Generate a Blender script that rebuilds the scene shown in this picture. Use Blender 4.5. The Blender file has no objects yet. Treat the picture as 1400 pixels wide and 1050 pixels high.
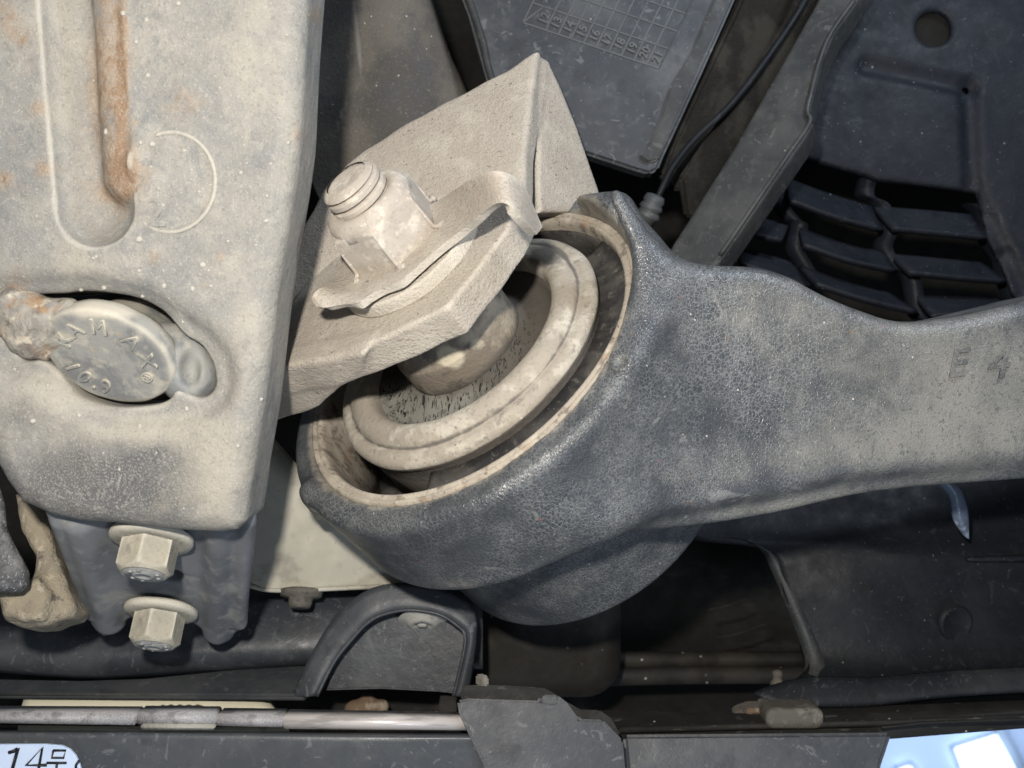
import bpy, bmesh, math, random
import numpy as np
from mathutils import Vector, Matrix

random.seed(7); np.random.seed(7)
S = bpy.context.scene
COL = S.collection
D = 14.0                      # camera distance to the reference plane y = 0 (1 unit is about 15 mm)

# ------------------------------------------------------------------ camera
cam_d = bpy.data.cameras.new("camera"); cam = bpy.data.objects.new("camera", cam_d); COL.objects.link(cam)
cam.location = (0, -D, 0); cam.rotation_euler = (math.radians(90), 0, 0)
cam_d.angle = 2 * math.atan(7.0 / D); cam_d.clip_start = 0.1; cam_d.clip_end = 500
cam_d.dof.use_dof = True; cam_d.dof.focus_distance = 13.3; cam_d.dof.aperture_fstop = 1.0
cam_d.lens_unit = 'FOV'; cam_d.angle = 2 * math.atan(7.0 / D)
cam_d.dof.aperture_fstop = (cam_d.lens / 1000.0) / (2 * 0.050)     # a lens opening of 0.10 units across
S.camera = cam
S.render.resolution_x, S.render.resolution_y = 1024, 768

# ------------------------------------------------------------------ light
W = bpy.data.worlds.new("World"); S.world = W; W.use_nodes = True
bg = W.node_tree.nodes["Background"]
bg.inputs[0].default_value = (0.74, 0.85, 1.0, 1); bg.inputs[1].default_value = 0.17
def area(name, loc, target, size, power, color):
    l = bpy.data.lights.new(name, 'AREA'); l.shape = 'DISK'; l.size = size; l.energy = power; l.color = color
    o = bpy.data.objects.new(name, l); COL.objects.link(o); o.location = loc
    o.rotation_euler = (Vector(target) - Vector(loc)).to_track_quat('-Z', 'Y').to_euler(); return o
area("phone_flash_lamp", (-1.4, -14.6, 2.6), (-1.5, 0, 0.2), 0.8, 3200, (1.0, 0.94, 0.865))
area("workshop_lamp", (8.5, -7.0, 12.0), (1.5, -1, 0), 2.4, 1450, (0.78, 0.87, 1.0))
area("lower_cool_fill", (6.5, -12.0, -9.0), (1.0, 0, -2.5), 4.0, 650, (0.70, 0.82, 1.0))  # unseen area light added as a cool fill from the lower right
S.view_settings.view_transform = 'Standard'; S.view_settings.look = 'None'
S.view_settings.exposure = 0.0; S.view_settings.gamma = 1.0

# ------------------------------------------------------------------ projection helpers
CAM = np.array([0, -D, 0.0])
def P(px, py, y=0.0):
    s = (D + y) / D
    return np.array([(px - 700) / 100 * s, y, (525 - py) / 100 * s])
def ray(px, py):
    return np.array([(px - 700) / 100, D, (525 - py) / 100])
def pix(p):
    p = np.asarray(p); s = D / (D + p[..., 1])
    return 700 + p[..., 0] * s * 100, 525 - p[..., 2] * s * 100
def nrm(v):
    v = np.asarray(v, float); return v / np.linalg.norm(v)
def on_plane(px, py, p0, n):
    d = ray(px, py); t = np.dot(n, p0 - CAM) / np.dot(n, d); return CAM + d * t
# the bushing's own axes: centre, major axis, minor axis, axis towards the viewer
EO = P(640, 480, 0)
EU = nrm((0.776, 0, 0.631)); EN = nrm((-0.512, -0.582, 0.631)); EV = nrm(np.cross(EN, EU))
if EV[1] > 0: EV = -EV
def EP(a, b, c): return EO + a * EU + b * EV + c * EN
def Pc(px, py, c): return on_plane(px, py, EO + c * EN, EN)
def frame_of(n, up=(0, 0, 1)):
    n = nrm(n); u = np.cross(up, n); u = nrm(u); v = np.cross(n, u); return u, v, n
def smooth_path(pts, n=8, closed=False):
    p = np.array(pts, float); m = len(p); out = []
    for i in range(m if closed else m - 1):
        if closed: a, b, c, d = p[(i - 1) % m], p[i], p[(i + 1) % m], p[(i + 2) % m]
        else: a, b, c, d = p[max(i - 1, 0)], p[i], p[i + 1], p[min(i + 2, m - 1)]
        for k in range(n):
            t = k / n
            out.append(0.5 * ((2 * b) + (c - a) * t + (2 * a - 5 * b + 4 * c - d) * t * t + (3 * b - a - 3 * c + d) * t ** 3))
    if not closed: out.append(p[-1])
    return np.array(out)

# ------------------------------------------------------------------ objects
def thing(name, label, cat, loc, group=None):
    o = bpy.data.objects.new(name, None); COL.objects.link(o); o.location = tuple(loc)
    o.empty_display_size = 0.3; o["label"] = label; o["category"] = cat
    if group: o["group"] = group
    return o
def root_loc(o):
    l = Vector((0, 0, 0))
    while o is not None: l += o.location; o = o.parent
    return np.array(l)
def link(name, me, mat, parent=None, kind=None, label=None, cat=None, group=None, smooth=True):
    if mat is not None: me.materials.append(mat)
    if parent is not None:
        off = root_loc(parent); me.transform(Matrix.Translation(Vector(-off)))
        loc = (0, 0, 0)
    else:
        co = np.empty(len(me.vertices) * 3); me.vertices.foreach_get('co', co); co = co.reshape(-1, 3)
        c = (co.min(0) + co.max(0)) / 2; me.transform(Matrix.Translation(Vector(-c))); loc = tuple(c)
    if smooth and len(me.polygons): me.polygons.foreach_set('use_smooth', [True] * len(me.polygons))
    o = bpy.data.objects.new(name, me); COL.objects.link(o); o.location = loc
    if parent is not None: o.parent = parent
    if kind: o["kind"] = kind
    if label: o["label"] = label
    if cat: o["category"] = cat
    if group: o["group"] = group
    me.update(); return o
def mesh_from(name, v, f):
    me = bpy.data.meshes.new(name); me.from_pydata([tuple(x) for x in v], [], [tuple(x) for x in f]); me.update(); return me
def fix_normals(me):
    bm = bmesh.new(); bm.from_mesh(me); bmesh.ops.recalc_face_normals(bm, faces=bm.faces); bm.to_mesh(me); bm.free()
def attr(me, name, fn):
    """a wear / rust / dust mask per vertex from a function of (px, py, xyz)"""
    co = np.empty(len(me.vertices) * 3); me.vertices.foreach_get('co', co); co = co.reshape(-1, 3)
    x, y = pix(co); w = np.clip(fn(x, y, co), 0, 1).astype(np.float32)
    a = me.attributes.new(name, 'FLOAT', 'POINT'); a.data.foreach_set('value', w)
def blob(x, y, cx, cy, rx, ry=None, p=2.0, rot=0):
    ry = ry or rx; c, s = math.cos(rot), math.sin(rot)
    u = (x - cx) * c + (y - cy) * s; v = -(x - cx) * s + (y - cy) * c
    return np.exp(-((u / rx) ** 2 + (v / ry) ** 2) ** (p / 2))

def prism(pts, n, thick, bevel=0.03, seg=2):
    """flat outline (3-D points in one plane) given a real thickness away from n, edges bevelled"""
    bm = bmesh.new(); vs = [bm.verts.new(tuple(p)) for p in pts]; f = bm.faces.new(vs)
    n = Vector(tuple(nrm(n)))
    r = bmesh.ops.extrude_face_region(bm, geom=[f])
    ev = [g for g in r['geom'] if isinstance(g, bmesh.types.BMVert)]
    bmesh.ops.translate(bm, verts=ev, vec=-n * thick)
    bmesh.ops.recalc_face_normals(bm, faces=bm.faces)
    if bevel > 0:
        es = [e for e in bm.edges if len(e.link_faces) == 2 and e.calc_face_angle() > 0.5]
        bmesh.ops.bevel(bm, geom=es, offset=bevel, segments=seg, affect='EDGES', clamp_overlap=True)
    me = bpy.data.meshes.new("prism"); bm.to_mesh(me); bm.free(); return me
def plane3(a, b, c):
    a, b, c = P(*a), P(*b), P(*c); n = nrm(np.cross(b - a, c - a))
    if n[1] > 0: n = -n
    return a, n
def prism_px(out, pl, thick, bevel=0.03, seg=2, smooth=0):
    if smooth: out = smooth_path(out, smooth, True)
    p0, n = pl
    return prism([on_plane(x, y, p0, n) for x, y in out], n, thick, bevel, seg)
def tube(path, r, nseg=14, cap=True):
    path = np.array(path, float); m = len(path)
    rr = np.full(m, r, float) if np.isscalar(r) else np.array(r, float)
    t = np.gradient(path, axis=0); t /= np.linalg.norm(t, axis=1)[:, None] + 1e-9
    up = np.array([0, 1.0, 0]) if abs(t[0][1]) < .9 else np.array([1.0, 0, 0])
    v, f = [], []
    u = nrm(np.cross(up, t[0]))
    for i in range(m):
        u = nrm(u - np.dot(u, t[i]) * t[i]); w = np.cross(t[i], u)
        for k in range(nseg):
            a = 2 * math.pi * k / nseg; v.append(path[i] + rr[i] * (math.cos(a) * u + math.sin(a) * w))
    for i in range(m - 1):
        for k in range(nseg):
            k2 = (k + 1) % nseg; f.append((i * nseg + k, i * nseg + k2, (i + 1) * nseg + k2, (i + 1) * nseg + k))
    if cap: f.append(tuple(range(nseg))[::-1]); f.append(tuple((m - 1) * nseg + k for k in range(nseg)))
    me = mesh_from("tube", v, f); fix_normals(me); return me
def lathe(prof, O, u, v, n, nseg=96, t0=0.0, t1=2 * math.pi, wob=0.0, closed_prof=False):
    prof = np.array(prof, float); full = abs(t1 - t0 - 2 * math.pi) < 1e-6
    m = nseg if full else nseg + 1; vs, f = [], []
    for k in range(m):
        a = t0 + (t1 - t0) * k / nseg
        w = 1 + wob * (math.sin(3 * a + 1) + .6 * math.sin(7 * a + 2) + .4 * math.sin(13 * a))
        for r, c in prof: vs.append(O + (math.cos(a) * u + math.sin(a) * v) * r * w + n * c)
    L = len(prof)
    for k in range(nseg):
        k2 = (k + 1) % m
        for i in range(L if closed_prof else L - 1):
            j = (i + 1) % L; f.append((k * L + i, k2 * L + i, k2 * L + j, k * L + j))
    if not full and closed_prof: f.append(tuple(range(L))); f.append(tuple((m - 1) * L + i for i in range(L)))
    me = mesh_from("lathe", vs, f); bm = bmesh.new(); bm.from_mesh(me)
    bmesh.ops.remove_doubles(bm, verts=bm.verts, dist=1e-5); bmesh.ops.recalc_face_normals(bm, faces=bm.faces); bm.to_mesh(me); bm.free(); return me
def loft(rows, nu=24, nv=10, thick=0.0, bulge=None):
    """rows: lists of (px, py, y), resampled and splined into a curved sheet"""
    R = []
    for r in rows:
        p = smooth_path([P(*q) for q in r], 12)
        d = np.r_[0, np.cumsum(np.linalg.norm(np.diff(p, axis=0), axis=1))]
        s = np.linspace(0, d[-1], nu); R.append(np.stack([np.interp(s, d, p[:, k]) for k in range(3)], 1))
    R = np.array(R); G = np.stack([smooth_path(R[:, k], max(1, nv)) for k in range(nu)], 1)
    m = G.shape[0]; v = G.reshape(-1, 3)
    f = [(i * nu + k, i * nu + k + 1, (i + 1) * nu + k + 1, (i + 1) * nu + k) for i in range(m - 1) for k in range(nu - 1)]
    me = mesh_from("loft", v, f)
    if thick > 0:
        bm = bmesh.new(); bm.from_mesh(me); bm.normal_update()
        if sum(fc.normal.y for fc in bm.faces) > 0: bmesh.ops.reverse_faces(bm, faces=bm.faces)
        bmesh.ops.solidify(bm, geom=list(bm.faces), thickness=thick); bmesh.ops.recalc_face_normals(bm, faces=bm.faces)
        bm.to_mesh(me); bm.free()
    return me
def hexhead(O, u, v, n, r, c0, c1, rot=0, dome=0.12, wash=None):
    """hexagon prism along n with the chamfered top of a forged nut or bolt head"""
    nseg = 72; v_, f_ = [], []
    levels = np.r_[np.linspace(c0, c1 - dome, 4), np.linspace(c1 - dome, c1, 5)[1:]]
    for c in levels:
        for k in range(nseg):
            a = 2 * math.pi * k / nseg - rot; q = (2 * math.pi * k / nseg) % (math.pi / 3) - math.pi / 6
            rh = r * math.cos(math.pi / 6) / math.cos(q)
            lim = r if c <= c1 - dome else r * (1 - .22 * ((c - c1 + dome) / dome))
            rr = min(rh, lim); v_.append(O + (math.cos(a) * u + math.sin(a) * v) * rr + n * c)
    for i in range(len(levels) - 1):
        for k in range(nseg):
            k2 = (k + 1) % nseg; f_.append((i * nseg + k, i * nseg + k2, (i + 1) * nseg + k2, (i + 1) * nseg + k))
    f_.append(tuple((len(levels) - 1) * nseg + k for k in range(nseg))); f_.append(tuple(range(nseg))[::-1])
    me = mesh_from("hex", v_, f_); fix_normals(me); return me
def sharp(o, deg=35):
    me = o.data
    try: me.set_sharp_from_angle(angle=math.radians(deg))
    except Exception: pass
    return o
def text_mesh(s, size, O, u, v, depth=0.015, align='CENTER'):
    c = bpy.data.curves.new("t", 'FONT'); c.body = s; c.size = size; c.extrude = depth; c.align_x = align; c.align_y = 'CENTER'
    c.bevel_depth = min(0.006, depth * .4); c.resolution_u = 3
    o = bpy.data.objects.new("t", c); COL.objects.link(o)
    me = bpy.data.meshes.new_from_object(o.evaluated_get(bpy.context.evaluated_depsgraph_get()))
    bpy.data.objects.remove(o); bpy.data.curves.remove(c)
    u, v = nrm(u), nrm(v); n = np.cross(u, v)
    M4 = Matrix(((u[0], v[0], n[0], O[0]), (u[1], v[1], n[1], O[1]), (u[2], v[2], n[2], O[2]), (0, 0, 0, 1)))
    me.transform(M4); return me

# ------------------------------------------------------------------ signed-distance solids
class Poly:
    """2-D outline turned into a distance table"""
    def __init__(s, pts, h=0.03, m=0.9):
        p = np.array(pts, float); s.h = h; s.lo = p.min(0) - m; n = np.ceil((p.max(0) + m - s.lo) / h).astype(int) + 2
        gx = s.lo[0] + np.arange(n[0]) * h; gy = s.lo[1] + np.arange(n[1]) * h
        X, Y = np.meshgrid(gx, gy, indexing='ij'); d2 = np.full(X.shape, 1e9); ins = np.zeros(X.shape, bool)
        for a, b in zip(p, np.roll(p, -1, 0)):
            e = b - a; t = np.clip(((X - a[0]) * e[0] + (Y - a[1]) * e[1]) / (e @ e + 1e-12), 0, 1)
            d2 = np.minimum(d2, (X - a[0] - t * e[0]) ** 2 + (Y - a[1] - t * e[1]) ** 2)
            c = (a[1] > Y) != (b[1] > Y)
            with np.errstate(divide='ignore', invalid='ignore'): ins ^= c & (X < (b[0] - a[0]) * (Y - a[1]) / (b[1] - a[1] + 1e-15) + a[0])
        s.T = np.where(ins, -1, 1) * np.sqrt(d2); s.n = n
    def __call__(s, x, y):
        fx = (x - s.lo[0]) / s.h; fy = (y - s.lo[1]) / s.h
        cx = np.clip(fx, 0, s.n[0] - 1.001); cy = np.clip(fy, 0, s.n[1] - 1.001)
        i = cx.astype(int); j = cy.astype(int); a = cx - i; b = cy - j; T = s.T
        v = T[i, j] * (1 - a) * (1 - b) + T[i + 1, j] * a * (1 - b) + T[i, j + 1] * (1 - a) * b + T[i + 1, j + 1] * a * b
        return v + s.h * np.hypot(fx - cx, fy - cy)
def ext(d2, z, z0, z1, r):
    dz = np.abs(z - (z0 + z1) / 2) - (z1 - z0) / 2; a, b = d2 + r, dz + r
    return np.hypot(np.maximum(a, 0), np.maximum(b, 0)) + np.minimum(np.maximum(a, b), 0) - r
class Slab:
    def __init__(s, out_px, pl, thick, r=0.08, smooth=0, front=0.0, up=(0, 0, 1)):
        s.p0, n = pl; s.u, s.v, s.n = frame_of(n, up); s.t = thick; s.r = r; s.f = front
        if smooth: out_px = smooth_path(out_px, smooth, True)
        q = np.array([on_plane(x, y, s.p0, s.n) - s.p0 for x, y in out_px]); s.poly = Poly(np.c_[q @ s.u, q @ s.v])
    def __call__(s, p):
        q = p - s.p0; return ext(s.poly(q @ s.u, q @ s.v), q @ s.n, -s.t, s.f, s.r)
def smin(a, b, k): 
    h = np.maximum(k - np.abs(a - b), 0) / k; return np.minimum(a, b) - h * h * k / 4
def smax(a, b, k): return -smin(-a, -b, k)
def capsule(p, a, b, r):
    e = b - a; t = np.clip((p - a) @ e / (e @ e), 0, 1); return np.linalg.norm(p - a - t[:, None] * e, axis=1) - r
def cyl(p, O, n, r, c0, c1, rd):
    q = p - O; z = q @ n; rr = np.linalg.norm(q - z[:, None] * n, axis=1); return ext(rr - r, z, c0, c1, rd)
def solid(name, f, lo, hi, h, newton=2):
    """surface nets over the signed distance f, culled in blocks"""
    lo = np.array(lo, float); hi = np.array(hi, float); B = 12
    nb = np.ceil((hi - lo) / (B * h)).astype(int); N = nb * B + 1
    F = np.full(tuple(N), 9.0)
    ctr = np.stack(np.meshgrid(*[lo[k] + (np.arange(nb[k]) + .5) * B * h for k in range(3)], indexing='ij'), -1).reshape(-1, 3)
    d = f(ctr); idx = np.stack(np.meshgrid(*[np.arange(k) for k in nb], indexing='ij'), -1).reshape(-1, 3)
    rad = B * h * .5 * 1.7321 * 1.25 + h
    for (i, j, k), dd in zip(idx, d):
        if abs(dd) > rad: F[i * B:(i + 1) * B + 1, j * B:(j + 1) * B + 1, k * B:(k + 1) * B + 1] = np.sign(dd) * 9
    keep = idx[np.abs(d) <= rad]; loc = np.stack(np.meshgrid(*[np.arange(B + 1)] * 3, indexing='ij'), -1).reshape(-1, 3)
    for c in range(0, len(keep), 100):
        g = (keep[c:c + 100, None, :] * B + loc[None]).reshape(-1, 3)
        F[g[:, 0], g[:, 1], g[:, 2]] = f(lo + g * h)
    sgn = F < 0
    corners = [(a, b, c) for a in (0, 1) for b in (0, 1) for c in (0, 1)]
    sl = lambda A, o: A[o[0]:A.shape[0] - 1 + o[0], o[1]:A.shape[1] - 1 + o[1], o[2]:A.shape[2] - 1 + o[2]]
    cnt = sum(sl(sgn, o).astype(np.int8) for o in corners); act = (cnt > 0) & (cnt < 8)
    ci = np.argwhere(act); pos = np.zeros((len(ci), 3)); num = np.zeros(len(ci))
    for a in corners:
        for ax in range(3):
            if a[ax]: continue
            b = list(a); b[ax] = 1
            fa = F[tuple((ci + np.array(a)).T)]; fb = F[tuple((ci + np.array(b)).T)]; x = (fa < 0) != (fb < 0)
            t = np.where(x, fa / np.where(x, fa - fb, 1), 0); q = np.array(a, float)[None] + t[:, None] * (np.array(b) - np.array(a))[None]
            pos += np.where(x[:, None], q, 0); num += x
    v = lo + (ci + pos / num[:, None]) * h
    ids = np.full(act.shape, -1); ids[tuple(ci.T)] = np.arange(len(ci)); faces = []
    for ax in range(3):
        o1, o2 = [k for k in range(3) if k != ax]
        s0 = [slice(1, -1)] * 3; s1 = [slice(1, -1)] * 3; s0[ax] = slice(0, -1); s1[ax] = slice(1, None)
        A, Bm = sgn[tuple(s0)], sgn[tuple(s1)]; e = np.argwhere(A != Bm)
        fl = A[tuple(e.T)]; g = e + 1; g[:, ax] -= 1; qs = []
        for da, db in ((0, 0), (1, 0), (1, 1), (0, 1)):
            c = g.copy(); c[:, o1] -= da; c[:, o2] -= db; qs.append(ids[tuple(c.T)])
        q = np.stack(qs, 1); flip = fl if ax != 1 else ~fl; q = np.where(flip[:, None], q, q[:, ::-1]); faces.append(q)
    fc = np.concatenate(faces); fc = fc[(fc >= 0).all(1)]
    for _ in range(newton):
        f0 = f(v); e = h * .1; gr = np.stack([(f(v + np.eye(3)[k] * e) - f0) / e for k in range(3)], 1)
        st = f0[:, None] * gr / np.maximum((gr ** 2).sum(1), .3)[:, None]; l = np.linalg.norm(st, axis=1)
        v = v - st * np.minimum(1, h * .7 / np.maximum(l, 1e-9))[:, None]
    me = bpy.data.meshes.new(name); me.vertices.add(len(v)); me.vertices.foreach_set('co', v.ravel())
    me.loops.add(fc.size); me.loops.foreach_set('vertex_index', fc.ravel().astype(np.int32))
    me.polygons.add(len(fc)); me.polygons.foreach_set('loop_start', np.arange(0, fc.size, 4, dtype=np.int32))
    me.update(calc_edges=True); me.validate()
    return me

# ------------------------------------------------------------------ procedural materials
def make_mat(name, base, layers=(), rough=.75, bump=(), metal=0.0, spec=.4, rough_var=.12, emit=None):
    m = bpy.data.materials.new(name); m.use_nodes = True; nt = m.node_tree; N = nt.nodes; L = nt.links
    bs = N["Principled BSDF"]; tc = N.new("ShaderNodeTexCoord"); geo = N.new("ShaderNodeNewGeometry")
    def tex(kind, scale, detail=4, stretch=None, rot=None, dist=0.0, off=0.0):
        mp = N.new("ShaderNodeMapping"); L.new(tc.outputs['Object'], mp.inputs[0])
        if stretch: mp.inputs['Scale'].default_value = stretch
        if rot: mp.inputs['Rotation'].default_value = rot
        mp.inputs['Location'].default_value = (off, off * .7, off * 1.3); vec = mp.outputs[0]
        if kind == 'n':
            t = N.new("ShaderNodeTexNoise"); t.inputs['Scale'].default_value = scale; t.inputs['Detail'].default_value = detail
            t.inputs['Distortion'].default_value = dist; t.inputs['Roughness'].default_value = .6; L.new(vec, t.inputs['Vector']); return t.outputs['Fac']
        if dist > 0:
            w = N.new("ShaderNodeTexNoise"); w.inputs['Scale'].default_value = scale * .6; w.inputs['Detail'].default_value = 2; L.new(vec, w.inputs['Vector'])
            sb = N.new("ShaderNodeVectorMath"); sb.operation = 'MULTIPLY_ADD'; L.new(w.outputs['Color'], sb.inputs[0])
            sb.inputs[1].default_value = (dist / scale,) * 3; L.new(vec, sb.inputs[2]); vec = sb.outputs[0]
        t = N.new("ShaderNodeTexVoronoi"); t.inputs['Scale'].default_value = scale; L.new(vec, t.inputs['Vector'])
        t.feature = 'DISTANCE_TO_EDGE' if kind == 'e' else 'F1'; return t.outputs['Distance']
    def ramp(src, lo, hi):
        r = N.new("ShaderNodeMapRange"); r.interpolation_type = 'SMOOTHSTEP'; L.new(src, r.inputs[0])
        if lo < hi: r.inputs[1].default_value = lo; r.inputs[2].default_value = hi
        else: r.inputs[1].default_value = hi; r.inputs[2].default_value = lo; r.inputs[3].default_value = 1; r.inputs[4].default_value = 0
        return r.outputs[0]
    def mask(k):
        if k[0] in 'nve':
            kw = k[-1] if isinstance(k[-1], dict) else {}; return ramp(tex(k[0], k[1], kw.get('detail', 4), kw.get('s'), kw.get('r'), kw.get('d', 0.0), kw.get('o', 0.0)), k[2], k[3])
        if k[0] == 'a':
            a = N.new("ShaderNodeAttribute"); a.attribute_name = k[1]; return ramp(a.outputs['Fac'], k[2], k[3]) if len(k) > 2 else a.outputs['Fac']
        if k[0] == 'a+':          # attribute broken up by noise
            a = N.new("ShaderNodeAttribute"); a.attribute_name = k[1]; n = tex('n', k[2], 5, None, None, .4)
            s = N.new("ShaderNodeMath"); s.operation = 'MULTIPLY_ADD'; L.new(n, s.inputs[0]); s.inputs[1].default_value = k[3]; L.new(a.outputs['Fac'], s.inputs[2])
            return ramp(s.outputs[0], k[4], k[5])
        if k[0] == 'p': return ramp(geo.outputs['Pointiness'], k[1], k[2])
        if k[0] == 'c': v = N.new("ShaderNodeValue"); v.outputs[0].default_value = k[1]; return v.outputs[0]
    c = N.new("ShaderNodeRGB"); c.outputs[0].default_value = (*base, 1); cur = c.outputs[0]
    for color, amt, *ms in layers:
        f = None
        for k in ms:
            o = mask(k)
            if f is None: f = o
            else:
                q = N.new("ShaderNodeMath"); q.operation = 'MULTIPLY'; L.new(f, q.inputs[0]); L.new(o, q.inputs[1]); f = q.outputs[0]
        q = N.new("ShaderNodeMath"); q.operation = 'MULTIPLY'; L.new(f, q.inputs[0]); q.inputs[1].default_value = amt
        mx = N.new("ShaderNodeMix"); mx.data_type = 'RGBA'; L.new(q.outputs[0], mx.inputs[0]); L.new(cur, mx.inputs[6]); mx.inputs[7].default_value = (*color, 1); cur = mx.outputs[2]
    L.new(cur, bs.inputs['Base Color'])
    if rough_var > 0:
        r = N.new("ShaderNodeMapRange"); L.new(tex('n', 3.1, 5), r.inputs[0]); r.inputs[1].default_value = .3; r.inputs[2].default_value = .7
        r.inputs[3].default_value = max(.05, rough - rough_var); r.inputs[4].default_value = min(1, rough + rough_var); L.new(r.outputs[0], bs.inputs['Roughness'])
    else: bs.inputs['Roughness'].default_value = rough
    bs.inputs['Metallic'].default_value = metal; bs.inputs['Specular IOR Level'].default_value = spec
    prev = None
    for b in bump:
        kw = b[-1] if isinstance(b[-1], dict) else {}
        h = tex(b[0], b[1], kw.get('detail', 4), kw.get('s'), kw.get('r'), kw.get('d', 0.0), kw.get('o', 0.0))
        if 'lo' in kw: h = ramp(h, kw['lo'], kw['hi'])
        if 'm' in kw:
            q = N.new("ShaderNodeMath"); q.operation = 'MULTIPLY'; L.new(h, q.inputs[0]); L.new(mask(kw['m']), q.inputs[1]); h = q.outputs[0]
        bn = N.new("ShaderNodeBump"); bn.inputs['Strength'].default_value = b[2]; bn.inputs['Distance'].default_value = b[3]; L.new(h, bn.inputs['Height'])
        if prev is not None: L.new(prev, bn.inputs['Normal'])
        prev = bn.outputs[0]
    if prev is not None: L.new(prev, bs.inputs['Normal'])
    if emit: bs.inputs['Emission Color'].default_value = (*emit[0], 1); bs.inputs['Emission Strength'].default_value = emit[1]
    return m

SPECK = lambda sc, amt, col=(.5, .5, .46), o=0.0, th=.13: (col, amt, ('v', sc, th, th * .6, {'o': o}), ('n', sc * .35, .52, .6, {'o': o + 3}))
M = {}
M['dust_steel'] = make_mat('dusty_bracket_steel', (.405, .365, .305), [
    ((.36, .315, .265), .8, ('n', 1.1, .42, .62)), ((.47, .43, .36), .7, ('n', 2.6, .5, .68, {'o': 4})), ((.24, .21, .18), .6, ('n', 38, .55, .64)), ((.54, .50, .43), .5, ('n', 52, .56, .64, {'o': 3})),
    ((.30, .265, .23), .55, ('n', 17, .58, .7)), ((.13, .11, .095), .8, ('n', 11, .63, .70, {'s': (1, 1, 2.4), 'r': (0, .55, 0), 'o': 9})),
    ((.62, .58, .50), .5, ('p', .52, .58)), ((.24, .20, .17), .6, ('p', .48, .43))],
    .9, [('n', 30, .65, .035), ('n', 9, .35, .05, {'s': (1, 1, 2.2), 'r': (0, .55, 0)}), ('n', 70, .35, .012)], spec=.22)
M['nut_steel'] = make_mat('dusty_nut_steel', (.40, .36, .305), [
    ((.35, .31, .265), .8, ('n', 1.6, .42, .62)), ((.58, .53, .45), .75, ('n', 3.4, .5, .66, {'o': 2})),
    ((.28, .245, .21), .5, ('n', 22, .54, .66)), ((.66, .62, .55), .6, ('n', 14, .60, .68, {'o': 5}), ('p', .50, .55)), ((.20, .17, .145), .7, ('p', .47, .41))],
    .85, [('n', 26, .35, .02), ('n', 75, .3, .01)], spec=.28)
M['beam_steel'] = make_mat('beam_zinc_steel', (.235, .226, .204), [
    ((.165, .170, .170), .75, ('n', .75, .40, .66, {'s': (1, 1, .7), 'd': .8})), ((.325, .305, .26), .70, ('n', .95, .46, .72, {'o': 7, 's': (1, 1, .6), 'd': .8})),
    ((.14, .145, .15), .55, ('n', 2.7, .50, .72, {'o': 11, 'd': 1.2})), ((.33, .315, .275), .5, ('n', 4.5, .50, .70, {'o': 15, 'd': 1.0})), ((.20, .20, .19), .5, ('n', 9, .50, .66, {'o': 16, 'd': 1.0})),
    ((.066, .069, .073), .85, ('a+', 'soot', 2.2, 1.2, .60, 1.6)), ((.36, .33, .27), .75, ('a+', 'sand', 2.6, 1.0, .60, 1.4)),
    ((.31, .22, .14), .7, ('a+', 'rust', 3.0, 1.7, .95, 1.9)), ((.21, .125, .07), .7, ('a+', 'rust', 8.0, 1.9, 1.5, 2.0)), ((.36, .27, .16), .6, ('n', 1.9, .64, .78, {'o': 21}), ('n', 6, .40, .62)),
    ((.34, .32, .28), .55, ('n', 48, .53, .60), ('a', 'soot')), ((.14, .135, .125), .5, ('n', 24, .55, .68)), ((.42, .40, .35), .5, ('n', 52, .55, .66)),
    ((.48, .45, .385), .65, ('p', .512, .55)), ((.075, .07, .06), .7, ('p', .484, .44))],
    .68, [('n', 1.6, .35, .12), ('n', 7, .35, .05), ('n', 38, .5, .018), ('n', 90, .35, .008), ('n', 8, .7, .07, {'m': ('a', 'rust')})], spec=.38, rough_var=.15)
M['bolt_grey'] = make_mat('bolt_face_grey', (.24, .242, .225), [
    ((.13, .135, .14), .8, ('n', 2.4, .46, .64)), ((.37, .35, .29), .7, ('n', 4.2, .52, .68, {'o': 6})), ((.50, .46, .37), .85, ('p', .51, .56)),
    ((.50, .30, .13), .7, ('n', 5, .66, .74, {'o': 17})), ((.50, .46, .38), .8, ('a+', 'sand', 4, .5, .6, .95))],
    .7, [('n', 24, .4, .02), ('n', 60, .25, .01)], spec=.35)
M['rust_lump'] = make_mat('weld_lug_rusty', (.28, .265, .23), [
    ((.17, .155, .14), .8, ('n', 3.1, .48, .62)), ((.30, .18, .09), .75, ('n', 3.8, .50, .70, {'o': 8, 'd': .8})), ((.12, .09, .065), .6, ('n', 9, .55, .68, {'o': 18})), ((.54, .48, .38), .7, ('n', 5.5, .54, .68, {'o': 3}))],
    .8, [('n', 8, .7, .07), ('n', 40, .35, .02)], spec=.3)
M['lug_grey'] = make_mat('weld_lug_grey', (.24, .24, .222), [((.16, .17, .175), .85, ('n', 2.4, .48, .62)), ((.37, .35, .295), .6, ('n', 4.2, .5, .66, {'o': 3}))], .75, [('n', 14, .35, .03)], spec=.3)
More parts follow.
